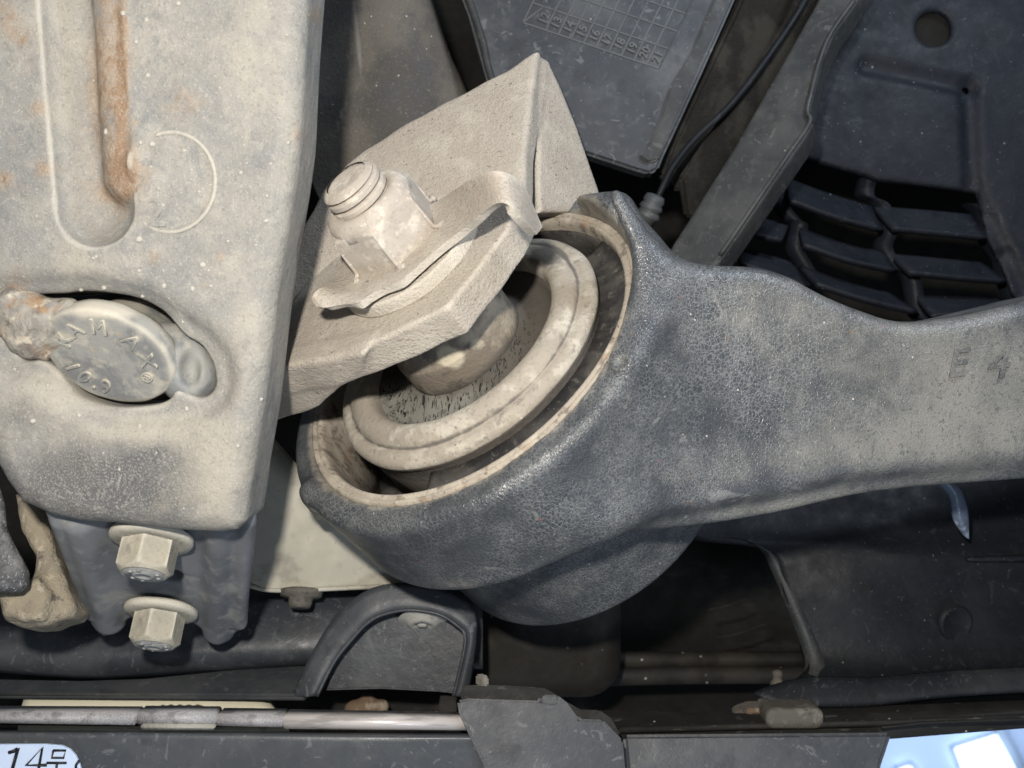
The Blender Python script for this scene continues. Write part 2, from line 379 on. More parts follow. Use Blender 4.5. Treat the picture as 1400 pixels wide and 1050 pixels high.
M['coat'] = make_mat('black_coated_casting', (.044, .0485, .054), [
    ((.062, .067, .072), .7, ('n', 1.0, .42, .66)), ((.19, .195, .195), .66, ('e', 17, .13, .02, {'d': 2.2, 's': (1.2, 1, 1)}), ('n', 1.3, .34, .66, {'o': 5})),
    ((.19, .192, .185), .6, ('e', 29, .15, .03, {'d': 2.0, 'o': 2}), ('n', 2.2, .40, .64, {'o': 9})), ((.255, .243, .21), .75, ('a+', 'dust', 1.7, 1.0, .66, 1.4)),
    ((.055, .058, .060), .55, ('n', 20, .54, .66, {'d': .8})),
    ((.33, .30, .25), .8, ('a+', 'rim', 6, 1.1, .9, 1.55)), ((.26, .15, .07), .75, ('n', 4.3, .70, .76, {'o': 31}), ('n', 14, .45, .6)),
    ((.20, .20, .19), .6, ('n', 2.6, .65, .70, {'o': 41, 's': (.6, 1, 1), 'd': 1.5})),
    ((.60, .57, .48), .9, ('v', 5.5, .085, .05, {'o': 2}), ('n', 1.3, .50, .62, {'o': 1})), ((.55, .53, .46), .85, ('v', 13, .12, .06, {'o': 7}), ('n', 2.2, .58, .66, {'o': 6})),
    ((.50, .03, .02), .9, ('v', 2.1, .028, .02, {'o': 12}))],
    .35, [('e', 17, .32, .010, {'d': 2.0, 's': (1.2, 1, 1), 'lo': 0.0, 'hi': .22}), ('e', 27, .25, .008, {'d': 2.0, 'o': 2, 'lo': 0, 'hi': .2}), ('n', 1.1, .2, .12), ('n', 6, .2, .03)], spec=.5, rough_var=.1)
M['sleeve'] = make_mat('sleeve_steel', (.34, .30, .245), [((.15, .125, .10), .85, ('n', 5.5, .50, .64)), ((.46, .415, .34), .7, ('n', 3, .5, .66, {'o': 4})), ((.07, .06, .055), .8, ('n', 12, .62, .70, {'o': 2})), ((.30, .19, .11), .5, ('n', 2.6, .6, .7, {'o': 9}))],
    .85, [('n', 18, .5, .03), ('n', 60, .3, .01)], spec=.25)
M['ring'] = make_mat('dusty_rubber_ring', (.325, .290, .238), [
    ((.25, .23, .195), .6, ('n', 1.9, .52, .72)), ((.48, .445, .375), .8, ('n', 2.7, .48, .66, {'o': 7})), ((.22, .20, .17), .6, ('n', 19, .54, .66)), ((.18, .16, .135), .7, ('n', 4.5, .60, .70, {'o': 13})),
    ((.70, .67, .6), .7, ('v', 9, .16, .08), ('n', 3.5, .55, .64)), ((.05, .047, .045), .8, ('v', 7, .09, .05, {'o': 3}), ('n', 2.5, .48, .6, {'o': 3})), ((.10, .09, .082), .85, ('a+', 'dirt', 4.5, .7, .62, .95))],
    .88, [('n', 12, .4, .03), ('n', 45, .4, .015)], spec=.22)
M['rubber'] = make_mat('bare_rubber', (.030, .029, .029), [((.085, .078, .07), .8, ('n', 2.2, .42, .62)), ((.16, .145, .125), .6, ('n', 9, .58, .7)), SPECK(16, .6, (.4, .38, .34))], .7, [('n', 14, .3, .03), ('n', 50, .3, .01)], spec=.3)
M['web'] = make_mat('cracked_rubber_web', (.075, .067, .056), [
    ((.20, .195, .17), .95, ('a+', 'pale', 3, .5, .45, .95)), ((.085, .078, .07), .7, ('n', 6, .52, .68, {'o': 5})),
    ((.010, .010, .010), .95, ('n', 9, .57, .61, {'s': (2.8, 1, .7), 'r': (0, .10, 0), 'o': 2, 'd': .6}), ('a+', 'crack', 4, .9, .75, 1.1))],
    .9, [('n', 24, .4, .02), ('n', 7.5, .8, -.08, {'s': (2.6, 1, .6), 'r': (0, .10, 0), 'o': 2, 'lo': .59, 'hi': .65, 'm': ('a', 'crack')})], spec=.2)
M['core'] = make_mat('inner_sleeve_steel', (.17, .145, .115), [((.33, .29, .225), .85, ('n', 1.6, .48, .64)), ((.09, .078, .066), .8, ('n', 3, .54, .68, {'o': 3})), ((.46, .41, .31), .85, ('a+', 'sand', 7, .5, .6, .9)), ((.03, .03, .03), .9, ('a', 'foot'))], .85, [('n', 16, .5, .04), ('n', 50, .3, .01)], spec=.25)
def plastic(name, base, dust, o, rough=.55, amt=.6, speck=.7, sc=1.0, bumpy=.25, spec=.38):
    return make_mat(name, base, [(dust, amt, ('n', .8 * sc, .44, .66, {'o': o})), (dust, amt * .8, ('n', 3.6 * sc, .54, .70, {'o': o + 3, 'd': 2.0})),
        (tuple(min(1, x * 1.7) for x in dust), .5, ('n', 2.4, .625, .66, {'o': o + 8, 'd': 3.5})), SPECK(4.5, speck * .5, o=o, th=.09), SPECK(11, speck * .45, o=o + 5, th=.11),
        (tuple(x * .5 for x in base), .6, ('n', 1.6, .58, .72, {'o': o + 12}))], rough, [('n', 2.2, bumpy, .06, {'o': o}), ('n', 34, .2, .012, {'o': o}), ('n', 90, .15, .006)], spec=spec)
M['cover'] = plastic('date_cover_plastic', (.030, .034, .040), (.085, .09, .093), 1.0, .55)
M['brace'] = plastic('brace_plastic', (.026, .028, .029), (.060, .061, .058), 14.0, .6, .7, .5)
M['grid'] = make_mat('grid_scuffed_edges', (.095, .10, .102), [((.08, .085, .09), .8, ('n', 4, .5, .65))], .6, [], spec=.3)
M['shield'] = plastic('splash_shield_plastic', (.0085, .0105, .0150), (.017, .0195, .024), 23.0, .55, .6, .6, spec=.16)
M['undertray'] = plastic('undertray_plastic', (.0080, .0095, .0120), (.018, .0195, .0215), 32.0, .52, .6, .5, spec=.18)
M['pipe'] = plastic('duct_plastic', (.028, .031, .036), (.075, .08, .084), 41.0, .45, .6, .5)
M['trim'] = plastic('trim_plastic', (.040, .044, .050), (.085, .087, .088), 52.0, .5, .5, .4)
M['bumper'] = plastic('bumper_plastic', (.060, .066, .074), (.10, .105, .11), 61.0, .38, .45, .35, bumpy=.12)
M['lip'] = plastic('undertray_lip_plastic', (.014, .016, .019), (.040, .042, .043), 36.0, .55, .7, .4, spec=.2)
M['felt'] = make_mat('felt_liner', (.018, .017, .015), [((.042, .039, .033), .8, ('n', 2.2, .44, .64)), ((.10, .093, .078), .6, ('n', 24, .60, .68, {'s': (1, 1, 3), 'r': (0, .6, 0), 'd': 2.0}))], .95, [('n', 26, .6, .04, {'d': 2.0})], spec=.12)
M['canister'] = make_mat('dusty_canister', (.070, .066, .061), [((.125, .113, .096), .85, ('n', .7, .42, .6)), ((.068, .068, .07), .7, ('n', 2.1, .52, .68, {'o': 3})), ((.22, .205, .175), .5, ('n', 22, .58, .68, {'s': (1, 1, 2), 'r': (0, .5, 0)})), SPECK(9, .9, (.55, .5, .42)), ((.21, .20, .185), .75, ('a+', 'streak', 3, .4, .5, .9))], .8, [('n', 22, .5, .03), ('n', 3, .3, .06)], spec=.25)
M['mount'] = make_mat('mount_plate_paint', (.155, .162, .170), [((.10, .107, .116), .8, ('n', 1.3, .45, .62)), ((.26, .258, .24), .7, ('n', 2.6, .53, .69, {'o': 3})), ((.30, .29, .26), .55, ('p', .52, .58)), ((.05, .052, .057), .6, ('p', .475, .42)), ((.20, .195, .18), .5, ('n', 14, .6, .7))], .55, [('n', 11, .15, .02), ('n', 40, .25, .01)], spec=.38)
M['bolt_dust'] = make_mat('bolt_dusty_zinc', (.35, .325, .26), [((.30, .285, .235), .8, ('n', 2, .45, .62)), ((.45, .42, .345), .7, ('n', 3.6, .5, .66, {'o': 2})), ((.17, .16, .14), .7, ('n', 7, .56, .68)), ((.25, .22, .18), .5, ('n', 26, .55, .66)), ((.26, .17, .10), .5, ('n', 2.9, .58, .70, {'o': 8})), ((.58, .55, .47), .6, ('p', .52, .57)), ((.10, .09, .075), .7, ('p', .47, .42))], .75, [('n', 14, .35, .03), ('n', 50, .3, .01)], spec=.35)
M['bolt_end'] = make_mat('bolt_end_zinc', (.36, .36, .34), [((.24, .24, .23), .7, ('n', 5, .5, .65)), ((.55, .54, .5), .6, ('n', 9, .56, .68))], .55, [('n', 20, .5, .03)], spec=.5, metal=.15)
M['lug'] = make_mat('cast_lug_dusty', (.26, .225, .165), [((.20, .175, .135), .8, ('n', 1.8, .46, .64)), ((.42, .375, .29), .7, ('n', 6, .53, .67)), ((.08, .07, .06), .8, ('n', 4.5, .62, .70, {'o': 5}))], .8, [('n', 15, .7, .06), ('n', 45, .4, .02)], spec=.3)
M['heat'] = make_mat('heat_shield_dusty', (.33, .315, .26), [((.44, .42, .35), .8, ('n', .8, .42, .62)), ((.19, .18, .15), .7, ('n', 2, .50, .68, {'o': 6})), ((.30, .28, .24), .5, ('n', 13, .6, .7)), ((.22, .2, .17), .8, ('v', 6, .1, .05))], .85, [('n', 16, .3, .02), ('n', 2.2, .25, .06)], spec=.25)
M['cream'] = make_mat('cream_plastic', (.60, .57, .44), [((.48, .45, .34), .7, ('n', 1.2, .48, .66)), ((.3, .28, .22), .6, ('n', 4, .64, .72))], .6, [('n', 10, .1, .02)], spec=.35)
M['chrome'] = make_mat('satin_trim_strip', (.62, .58, .56), [((.30, .285, .28), .7, ('n', 3, .5, .66, {'s': (.4, 1, 3)}))], .34, [('n', 30, .2, .008)], metal=.15, spec=.6)
M['strip_grey'] = make_mat('grained_trim_strip', (.30, .295, .30), [((.44, .43, .44), .7, ('e', 24, .12, .03, {'d': 1.5})), ((.12, .12, .125), .6, ('n', 4, .52, .66))], .5, [('e', 24, .4, .012, {'d': 1.5})], spec=.45)
M['dark'] = make_mat('dark_underbody', (.0075, .007, .006), [((.014, .0125, .010), .8, ('n', .5, .45, .65)), ((.026, .023, .018), .5, ('n', 2.4, .58, .70, {'s': (.5, 1, 2)}))], .85, [('n', 6, .3, .05)], spec=.2)
M['sill'] = make_mat('dusty_sill', (.014, .0135, .0125), [((.030, .0285, .0255), .8, ('n', 1.1, .46, .66, {'s': (.4, 1, 2)})), ((.10, .095, .085), .6, ('n', 6, .60, .70, {'s': (.4, 1, 2)})), SPECK(6, .8)], .7, [('n', 8, .3, .04)], spec=.3)
M['tank'] = make_mat('tank_brown', (.012, .011, .009), [((.034, .030, .023), .8, ('n', .9, .46, .66)), SPECK(5, .7)], .7, [('n', 8, .3, .03)], spec=.3)
M['clip'] = make_mat('clip_grey_brown', (.10, .092, .078), [((.20, .185, .155), .7, ('n', 4, .5, .66)), ((.05, .046, .04), .6, ('n', 7, .55, .68, {'o': 3}))], .8, [('n', 14, .4, .04)], spec=.3)
M['washer'] = make_mat('pale_washer', (.34, .33, .29), [((.2, .19, .17), .7, ('n', 6, .5, .66))], .6, [('n', 20, .4, .02)], spec=.4)
M['plate'] = make_mat('number_plate_white', (.60, .72, .92), [((.50, .62, .82), .6, ('n', 1.2, .45, .65))], .5, [], spec=.4)
M['ink'] = make_mat('black_plate_ink', (.012, .013, .016), [], .5, [], rough_var=0)
M['scrap'] = make_mat('torn_blue_plastic', (.10, .125, .17), [((.34, .39, .48), .7, ('n', 5, .5, .66)), ((.10, .12, .19), .6, ('n', 3, .52, .66, {'o': 5}))], .4, [('n', 12, .4, .03)], spec=.5)
M['ceiling'] = make_mat('workshop_ceiling_paint', (.55, .67, .90), [((.48, .60, .84), .5, ('n', .1, .45, .65))], .8, [], rough_var=0)
M['ceil_frame'] = make_mat('lamp_frame', (.45, .55, .72), [], .6, [], rough_var=0)
M['lamp'] = make_mat('lamp_diffuser', (.9, .93, .95), [], .6, [], rough_var=0, emit=((.93, 1.0, 1.0), 1.3))
M['rusty'] = make_mat('rusty_clip', (.14, .095, .062), [((.30, .26, .20), .7, ('n', 5, .5, .66))], .8, [('n', 12, .5, .05)], spec=.3)

# ================================================================== the setting behind everything
def sheet(name, pts, mat, kind="structure"):
    me = mesh_from(name, [tuple(p) for p in pts], [tuple(range(len(pts)))]); o = link(name, me, mat, kind=kind, smooth=False); return o
# the dark underside of the vehicle far behind the parts, a bowl-shaped sheet
rows = []
for py, ys in ((-160, (5.2, 6.2, 6.6, 6.2, 5.2)), (250, (6.2, 7, 7.2, 7, 6.2)), (700, (6.4, 7, 7.2, 7, 6.4)), (988, (5.0, 5.2, 5.3, 5.2, 5.0))):
    rows.append([(px, py, y) for px, y in zip((-250, 250, 700, 1150, 1650), ys)])
link("underbody", loft(rows, 30, 8, .05), M['dark'], kind="structure")
# workshop ceiling seen past the lower right corner
CY = 60.0
sheet("workshop_ceiling", [P(600, 1250, CY), P(2000, 1250, CY), P(2000, 850, CY), P(600, 850, CY)], M['ceiling'])
def lamp_thing(name, quad, label, emis):
    q = [P(x, y, CY - .5) for x, y in quad]; t = thing(name, label, "ceiling lamp", sum(q) / 4, "ceiling lamps of the workshop")
    link("diffuser", prism(q, (0, -1, 0), .2, .02), M['lamp'], t, smooth=False)
    for a, b in zip(q, q[1:] + q[:1]): link("frame", tube([a, b], .16, 6), M['ceil_frame'], t)
    return t
lamp_thing("ceiling_lamp", [(1301, 1021), (1366, 1000), (1395, 1058), (1320, 1072)], "bright white rectangular lamp panel on the bluish workshop ceiling", 1)
lamp_thing("ceiling_lamp", [(1224, 1050), (1245, 1043), (1262, 1066), (1232, 1074)], "small dim lamp corner at the lower edge beside the black bumper panel", 1)
link("ceiling_beam", tube([P(1366, 996, CY - 1), P(1400, 1058, CY - 1)], .35, 6), M['ceil_frame'], kind="structure")
pl = bpy.data.lights.new("ceiling_glow", 'AREA'); pl.energy = 3600; pl.size = 14; pl.color = (.72, .85, 1.0)
po = bpy.data.objects.new("ceiling_glow", pl); COL.objects.link(po); po.location = P(1390, 1110, CY - 16); po.rotation_euler = (Vector(P(1330, 1040, CY)) - po.location).to_track_quat('-Z', 'Y').to_euler()

# ================================================================== subframe beam (left)
BP = plane3((330, 700, -2.30), (420, 0, -2.65), (0, 400, -2.45))
beam = thing("subframe_beam", "dusty grey steel beam with rust streak and long groove filling the left side", "subframe beam", on_plane(150, 700, *BP))
body = Slab([(436, -240), (418, 20), (405, 190), (390, 310), (373, 430), (355, 560), (341, 640), (335, 690), (331, 716), (319, 729), (295, 733), (200, 727), (100, 716), (60, 707), (22, 690), (2, 660), (-50, 560), (-230, 300), (-230, -240)], BP, 1.25, .26)
hole = Slab([(12, 408), (40, 403), (75, 401), (105, 396), (140, 397), (178, 405), (217, 425), (247, 456), (270, 472), (285, 500), (288, 530), (272, 545), (250, 540), (236, 534), (226, 548), (200, 557), (150, 557), (100, 540), (70, 508), (48, 492), (22, 490), (8, 460)], BP, 1.6, .04, 4, front=.3)
dish = Slab([(-10, 400), (75, 388), (150, 388), (230, 420), (300, 480), (305, 550), (240, 575), (140, 572), (50, 520), (-5, 500)], BP, .14, .1, 5, front=.4)
g0, g1 = on_plane(88, -260, *BP), on_plane(131, 284, *BP); gn = BP[1]
bx1 = on_plane(20, 575, *BP); 
def f_beam(p):
    d = body(p)
    d = smax(d, -(capsule(p, g0 + gn * .13, g1 + gn * .13, .47)), .035)
    d = smin(d, capsule(p, g0 - gn * .27 + np.array([.30, 0, 0]), g1 - gn * .29 + np.array([.28, 0, .35]), .27), .12)     # raised right side of the groove floor
    ww = np.exp(-(((p - g1 - np.array([.42, 0, .45])) / np.array([.34, 9, .50])) ** 2).sum(1))                            # lumpy weld at the groove's end
    d = d - .03 * ww * (1 + np.sin(13 * p[:, 0] + 4 * p[:, 2]) * np.sin(11 * p[:, 2] - 5 * p[:, 0]))
    d = smax(d, -dish(p), .25)
    d = smax(d, -hole(p), .09)
    q = p - BP[0]
    return d + .012 * np.sin(2.1 * p[:, 0] + 1.3 * p[:, 2]) + .008 * np.sin(5 * p[:, 0] - 3.1 * p[:, 2])
me = solid("shell", f_beam, (-8.2, -3.9, -2.3), (-1.9, -.7, 6.9), .038)
def rust(x, y, co):
    r = .62 * blob(x, y, 168, 60, 9, 130) + .5 * blob(x, y, 168, 160, 10, 70) + .30 * blob(x, y, 150, 110, 40, 190) + 1.0 * blob(x, y, 172, 245, 28, 42, rot=.3) + .5 * blob(x, y, 140, 110, 22, 140)
    for cx, cy, rr in ((10, 20, 22), (212, 352, 14), (33, 58, 14), (50, 148, 12), (245, 135, 18), (410, 185, 10), (300, 350, 8), (60, 232, 10), (432, 20, 12), (8, 245, 14), (20, 395, 20)): r = r + .62 * blob(x, y, cx, cy, rr * 1.3)
    return r
def soot(x, y, co): return .95 * blob(x, y, 130, 660, 150, 60, rot=-.1) + .5 * blob(x, y, 20, 560, 60, 30) + .5 * blob(x, y, 250, 610, 60, 30) + .35 * blob(x, y, 240, 690, 130, 40)
def sand(x, y, co): return .8 * blob(x, y, 290, 640, 60, 90) + .7 * blob(x, y, 60, 540, 90, 40) + .7 * blob(x, y, 180, 590, 80, 24) + .6 * blob(x, y, 340, 60, 40, 160) + .6 * blob(x, y, 80, 120, 30, 260, rot=-.08) + .5 * blob(x, y, 330, 430, 40, 120) + .5 * blob(x, y, 150, 360, 120, 20) + .4 * blob(x, y, 400, 160, 30, 200)
for a, fn in (('rust', rust), ('soot', soot), ('sand', sand)): attr(me, a, fn)
shell = link("shell", me, M['beam_steel'], beam)
# embossed ring and figure
cx, cy, rx, ry = 233, 249, 61, 68
path = []
for k in range(60):
    a = math.radians(-112 + 236 * k / 59); path.append(on_plane(cx + rx * math.cos(a) - 8 * math.sin(a) * .4, cy + ry * math.sin(a) + 6 * math.cos(a) * .4, *BP) + gn * .0)
me = tube([p - gn * .012 for p in path], .025); 
for a, fn in (('rust', rust), ('soot', lambda x, y, c: x * 0), ('sand', lambda x, y, c: x * 0 + .45)): attr(me, a, fn)
link("embossed_ring", me, M['beam_steel'], shell)
bu, bv, bn = frame_of(gn)
me = text_mesh("2", .46, on_plane(213, 292, *BP) + gn * .005, bu, bv, .02)
for a in ('rust', 'soot', 'sand'): attr(me, a, lambda x, y, c: x * 0 + (.3 if a == 'sand' else 0))
link("embossed_figure", me, M['beam_steel'], shell, smooth=False)
# weld beads and paint drips scattered over the face
bm = bmesh.new()
spots = [(244, 5, 9), (168, 18, 8), (200, 27, 6), (186, 57, 6), (202, 103, 7), (145, 180, 8), (192, 195, 6), (208, 197, 9), (252, 206, 6), (206, 228, 5), (222, 281, 7), (217, 258, 5), (272, 262, 5), (288, 253, 5), (261, 232, 5), (190, 327, 9), (131, 351, 6), (329, 236, 6), (365, 268, 5), (364, 302, 6), (392, 48, 5), (285, 370, 5), (394, 195, 5), (128, 353, 7), (277, 362, 8), (224, 391, 8), (263, 395, 8), (142, 393, 7), (111, 396, 6), (128, 403, 10), (168, 407, 8), (224, 448, 9), (207, 420, 6), (195, 405, 6), (190, 370, 5), (288, 391, 5), (255, 559, 7), (108, 568, 6), (191, 583, 6), (45, 576, 9), (357, 546, 6), (190, 375, 4), (250, 440, 5), (65, 527, 5), (20, 505, 5), (325, 610, 5), (163, 642, 5), (46, 527, 4), (300, 120, 4), (312, 330, 4), (370, 224, 5), (350, 335, 4)]
for _ in range(35): spots.append((random.uniform(5, 385), random.uniform(5, 700), random.uniform(1.5, 3.2)))
dg = bpy.context.evaluated_depsgraph_get()
from mathutils.bvhtree import BVHTree
bvh = BVHTree.FromObject(shell, dg); so = Vector(root_loc(shell))
for x, y, r in spots:
    hit = bvh.ray_cast(Vector(tuple(CAM)) - so, Vector(tuple(nrm(ray(x, y)))), 50)
    if hit[0] is None or (so + hit[0]).y > -1.9: continue
    s = r / 100 * .8 * .5
    bmesh.ops.create_icosphere(bm, subdivisions=2, radius=1, matrix=Matrix.Translation(so + hit[0]) @ Matrix.Diagonal((s * random.uniform(.8, 1.2), s * .75, s * random.uniform(.8, 1.3), 1)))
me = bpy.data.meshes.new("spatter"); bm.to_mesh(me); bm.free()
for a in ('rust', 'soot', 'sand'): attr(me, a, lambda x, y, c: x * 0 + (.15 if a == 'sand' else 0))
link("weld_spatter", me, M['beam_steel'], beam, kind="stuff")

# round bolt with raised lettering in the recess, and its two welded lugs
mN = nrm((-.14, -.88, -.46)); BO = P(146, 489, -2.30)
rb = thing("round_head_bolt", "round grey bolt head with raised letters sunk in the beam's oval recess", "bolt", BO)
mu = nrm(np.cross((0, 0, 1), mN)); mu = mu if mu[0] > 0 else -mu; mv = np.cross(mN, mu)
rot = math.radians(-20); mu, mv = mu * math.cos(rot) + mv * math.sin(rot), -mu * math.sin(rot) + mv * math.cos(rot)
mv = mv * .74                      # the head is an oval, wider than tall
me = lathe([(0.0, 0.0), (.35, .004), (.64, 0), (.72, -.005), (.755, -.018), (.775, -.04), (.787, -.08), (.795, -.15), (.79, -.26), (.74, -.30), (.6, -.5), (.4, -1.2)], BO, mu, mv, mN, 90, wob=.008)
attr(me, 'sand', lambda x, y, c: .85 * blob(x, y, 150, 420, 90, 22) + .4 * blob(x, y, 120, 545, 80, 14))
link("bolt_head", me, M['bolt_grey'], rb)
def on_head(ch, ang, rad, size, tilt=0):
    a = math.radians(ang); up = math.cos(a) * mu + math.sin(a) * mv; rt = math.sin(a) * mu - math.cos(a) * mv
    if tilt: up, rt = -up, -rt
    me = text_mesh(ch, size, BO + (math.cos(a) * mu + math.sin(a) * mv) * rad + mN * .008, rt, up, .020)
    attr(me, 'sand', lambda x, y, c: x * 0 + .12); link("letter", me, M['bolt_grey'], rb, smooth=False)
for ch, ang in zip("KAMAX", (170, 142, 104, 58, 22)): on_head(ch, ang, .50, .26)
on_head("®", -12, .50, .17)
for ch, ang in zip("10.9", (222, 243, 259, 273)): on_head(ch, ang, .52, .25, 1)
def f_l(p):
    d = capsule(p, P(24, 428, -2.14), P(52, 458, -2.16), .30); d = smin(d, capsule(p, P(60, 428, -2.16), P(92, 432, -2.22), .18), .3)
    return d + .03 * np.sin(9 * p[:, 0] + 3) * np.sin(11 * p[:, 2]) + .018 * np.sin(23 * p[:, 0] + 9 * p[:, 1]) * np.sin(19 * p[:, 2])
link("weld_lug", solid("lug", f_l, (-6.7, -3.1, -.2), (-4.4, -1.7, 1.6), .03), M['rust_lump'], rb, label="rusty brown weld lug")
def f_r(p):
    d = capsule(p, P(247, 484, -1.90), P(264, 517, -1.92), .30); d = smin(d, capsule(p, P(215, 478, -1.9), P(244, 500, -1.92), .26), .35)
    return smax(d, -(np.linalg.norm((p - P(260, 505, -2.22)) * np.array([1.4, 1, .75]), axis=1) - .15), .1) + .012 * np.sin(11 * p[:, 0]) * np.sin(13 * p[:, 2])
link("weld_lug", solid("lug", f_r, (-5.0, -3.1, -.7), (-3.0, -1.6, 1.1), .03), M['lug_grey'], rb, label="smooth grey weld lug")

# ================================================================== lower mount plate with its two bolts
MP = plane3((200, 712, -1.75), (200, 862, .35), (330, 800, -.50))
mount = thing("mount_bracket", "dark grey ribbed steel plate under the beam holding two flange bolts", "bracket", P(200, 860, .3))
mpl = Slab([(60, 700), (62, 705), (100, 790), (128, 862), (140, 872), (158, 868), (172, 850), (192, 843), (262, 853), (277, 861), (283, 878), (297, 885), (312, 878), (320, 868), (333, 860), (338, 790), (345, 720), (347, 704)], MP, .22, .06, 0)
a0, a1, b0, b1 = (on_plane(x, y, *MP) - MP[1] * .06 for x, y in ((108, 718), (149, 852), (299, 718), (297, 868)))
c0, c1 = (on_plane(x, y, *MP) for x, y in ((338, 712), (328, 852)))
d0, d1 = (on_plane(x, y, *MP) for x, y in ((80, 716), (122, 840)))
def f_mount(p):
    d = smin(mpl(p), capsule(p, a0, a1, .215), .10); d = smin(d, capsule(p, b0, b1, .185), .10)
    d = smin(d, capsule(p, c0, c1, .09), .12); d = smin(d, capsule(p, d0, d1, .06), .1)
    hh = on_plane(232, 788, *MP); q = p - hh
    d = smax(d, -cyl(p, hh, MP[1], .17, -1, 1, .02), .04)
    return d + .0 * np.sin(9 * (p @ nrm(a1 - a0)) + 2 * p[:, 0]) + .006 * np.sin(3.1 * p[:, 0] + 2.2 * p[:, 2])
link("plate", solid("plate", f_mount, (-6.6, -2.6, -4.6), (-2.9, 1.9, -.6), .036), M['mount'], mount)
def flange_bolt(fx, fy, hx, hy, y, rf, rh, L, label, rot):
    O = P(fx, fy, y); n = nrm((-.04, -.50, -.87)); u, v, _ = frame_of(n, (1, 0, .1)); 
    t = thing("flange_bolt", label, "bolt", O, "flange bolts under the beam")
    fl = link("flange", lathe([(0, .05), (rf * .70, .05), (rf * .80, .055), (rf * .96, .03), (rf, .0), (rf * .99, -.05), (rf * .9, -.08), (0, -.08)], O, u, v, n, 60), M['bolt_dust'], t); sharp(fl, 50)
    h = link("hex_head", hexhead(O, u, v, n, rh, 0, L, rot, .07), M['bolt_dust'], t); sharp(h, 25)
    e = link("end_face", lathe([(0, L + .012), (rh * .22, L + .012), (rh * .26, L + .03), (rh * .34, L + .03), (rh * .38, L + .012), (rh * .66, L + .014), (rh * .74, L - .02)], O, u, v, n, 48, wob=.01), M['bolt_end'], h)
    for k in range(9):
        a = 2 * math.pi * k / 9 + .3
        if k % 3: 
            q = O + (math.cos(a) * u + math.sin(a) * v) * rh * .52 + n * (L + .012)
            link("head_mark", lathe([(0, .018), (.022, .014), (.03, 0)], q, u, v, n, 8), M['bolt_end'], h)
    return t
flange_bolt(207, 738, 0, 0, -1.55, .50, .345, .44, "upper dusty hex flange bolt tucked against the beam's lower edge", .12)
flange_bolt(220, 837, 0, 0, -.15, .485, .335, .46, "lower dusty hex flange bolt with wide pale washer flange fully showing", .0)

# cast lug and black corner piece at far left
LP_ = plane3((40, 700, -.7), (95, 835, -1.0), (10, 845, -1.15))
lug_a = Slab([(16, 670), (58, 690), (74, 752), (90, 800), (105, 832), (97, 842), (62, 853), (38, 856), (12, 848), (3, 836), (2, 810), (42, 798), (45, 760), (28, 720)], LP_, .9, .13, 0)
lug_c = Slab([(2, 812), (60, 790), (76, 815), (66, 850), (38, 854), (12, 846)], (LP_[0] - LP_[1] * .1, LP_[1]), .5, .10, 0, front=.28)
def f_lug(p):
    d = smin(lug_a(p), lug_c(p), .15)
    return d + .015 * np.sin(8 * p[:, 0] + 4 * p[:, 2]) * np.sin(6 * p[:, 2]) + .008 * np.sin(21 * p[:, 0]) * np.sin(19 * p[:, 2])
link("cast_lug", solid("cast_lug", f_lug, (-7.6, -1.9, -3.6), (-5.2, .6, -.8), .035), M['lug'], label="knobbly sandy brown cast lug at the far left below the beam", cat="cast lug")
CP = plane3((0, 700, -1.7), (30, 800, -1.5), (0, 800, -1.65))
f_c = Slab([(-60, 640), (0, 664), (8, 690), (14, 725), (30, 760), (42, 785), (41, 803), (30, 812), (0, 811), (-60, 806)], CP, .5, .09, 0)
M['guard'] = make_mat('scuffed_guard', (.06, .062, .064), [((.17, .17, .165), .85, ('n', 2.2, .42, .62)), ((.02, .02, .022), .8, ('n', 5, .56, .68)), ((.36, .355, .34), .7, ('n', 30, .58, .66))], .55, [('n', 16, .5, .03), ('n', 4, .4, .05)], spec=.4)
link("corner_guard", solid("corner", lambda p: f_c(p) + .012 * np.sin(7 * p[:, 0]) * np.sin(6 * p[:, 2]), (-7.4, -2.1, -3.2), (-5.4, -.8, -.7), .035), M['guard'], label="black plastic corner guard cut off by the left edge of the view", cat="guard")

# ================================================================== control arm
arm = thing("control_arm", "black crackle coated control arm with round eye reaching to the right edge", "control arm", EP(0, 0, -3))
AP = plane3((950, 520, -1.55), (1390, 520, -1.05), (1000, 690, -1.5))
arm2 = Slab([(740, 300), (790, 262), (845, 252), (872, 285), (925, 352), (985, 360), (1040, 363), (1085, 376), (1130, 400), (1180, 421), (1240, 438), (1320, 431), (1400, 413), (1480, 394), (1720, 350), (1720, 610), (1480, 630), (1400, 640), (1200, 655), (1060, 684), (945, 704), (880, 712), (820, 725), (740, 700), (700, 560)], AP, 1.55, .24, 4)
rib2 = Slab([(850, 706), (945, 700), (1060, 680), (1200, 650), (1400, 634), (1480, 626), (1720, 606), (1720, 650), (1480, 650), (1400, 655), (1200, 672), (1060, 702), (945, 720), (870, 722)], (AP[0] - AP[1] * .24, AP[1]), .9, .09, 4)
lug1 = P(843, 284, -.1); lugA = P(755, 290, .45)
nick = on_plane(850, 497, P(850, 497, -1.2), np.array([0, -1., 0]))
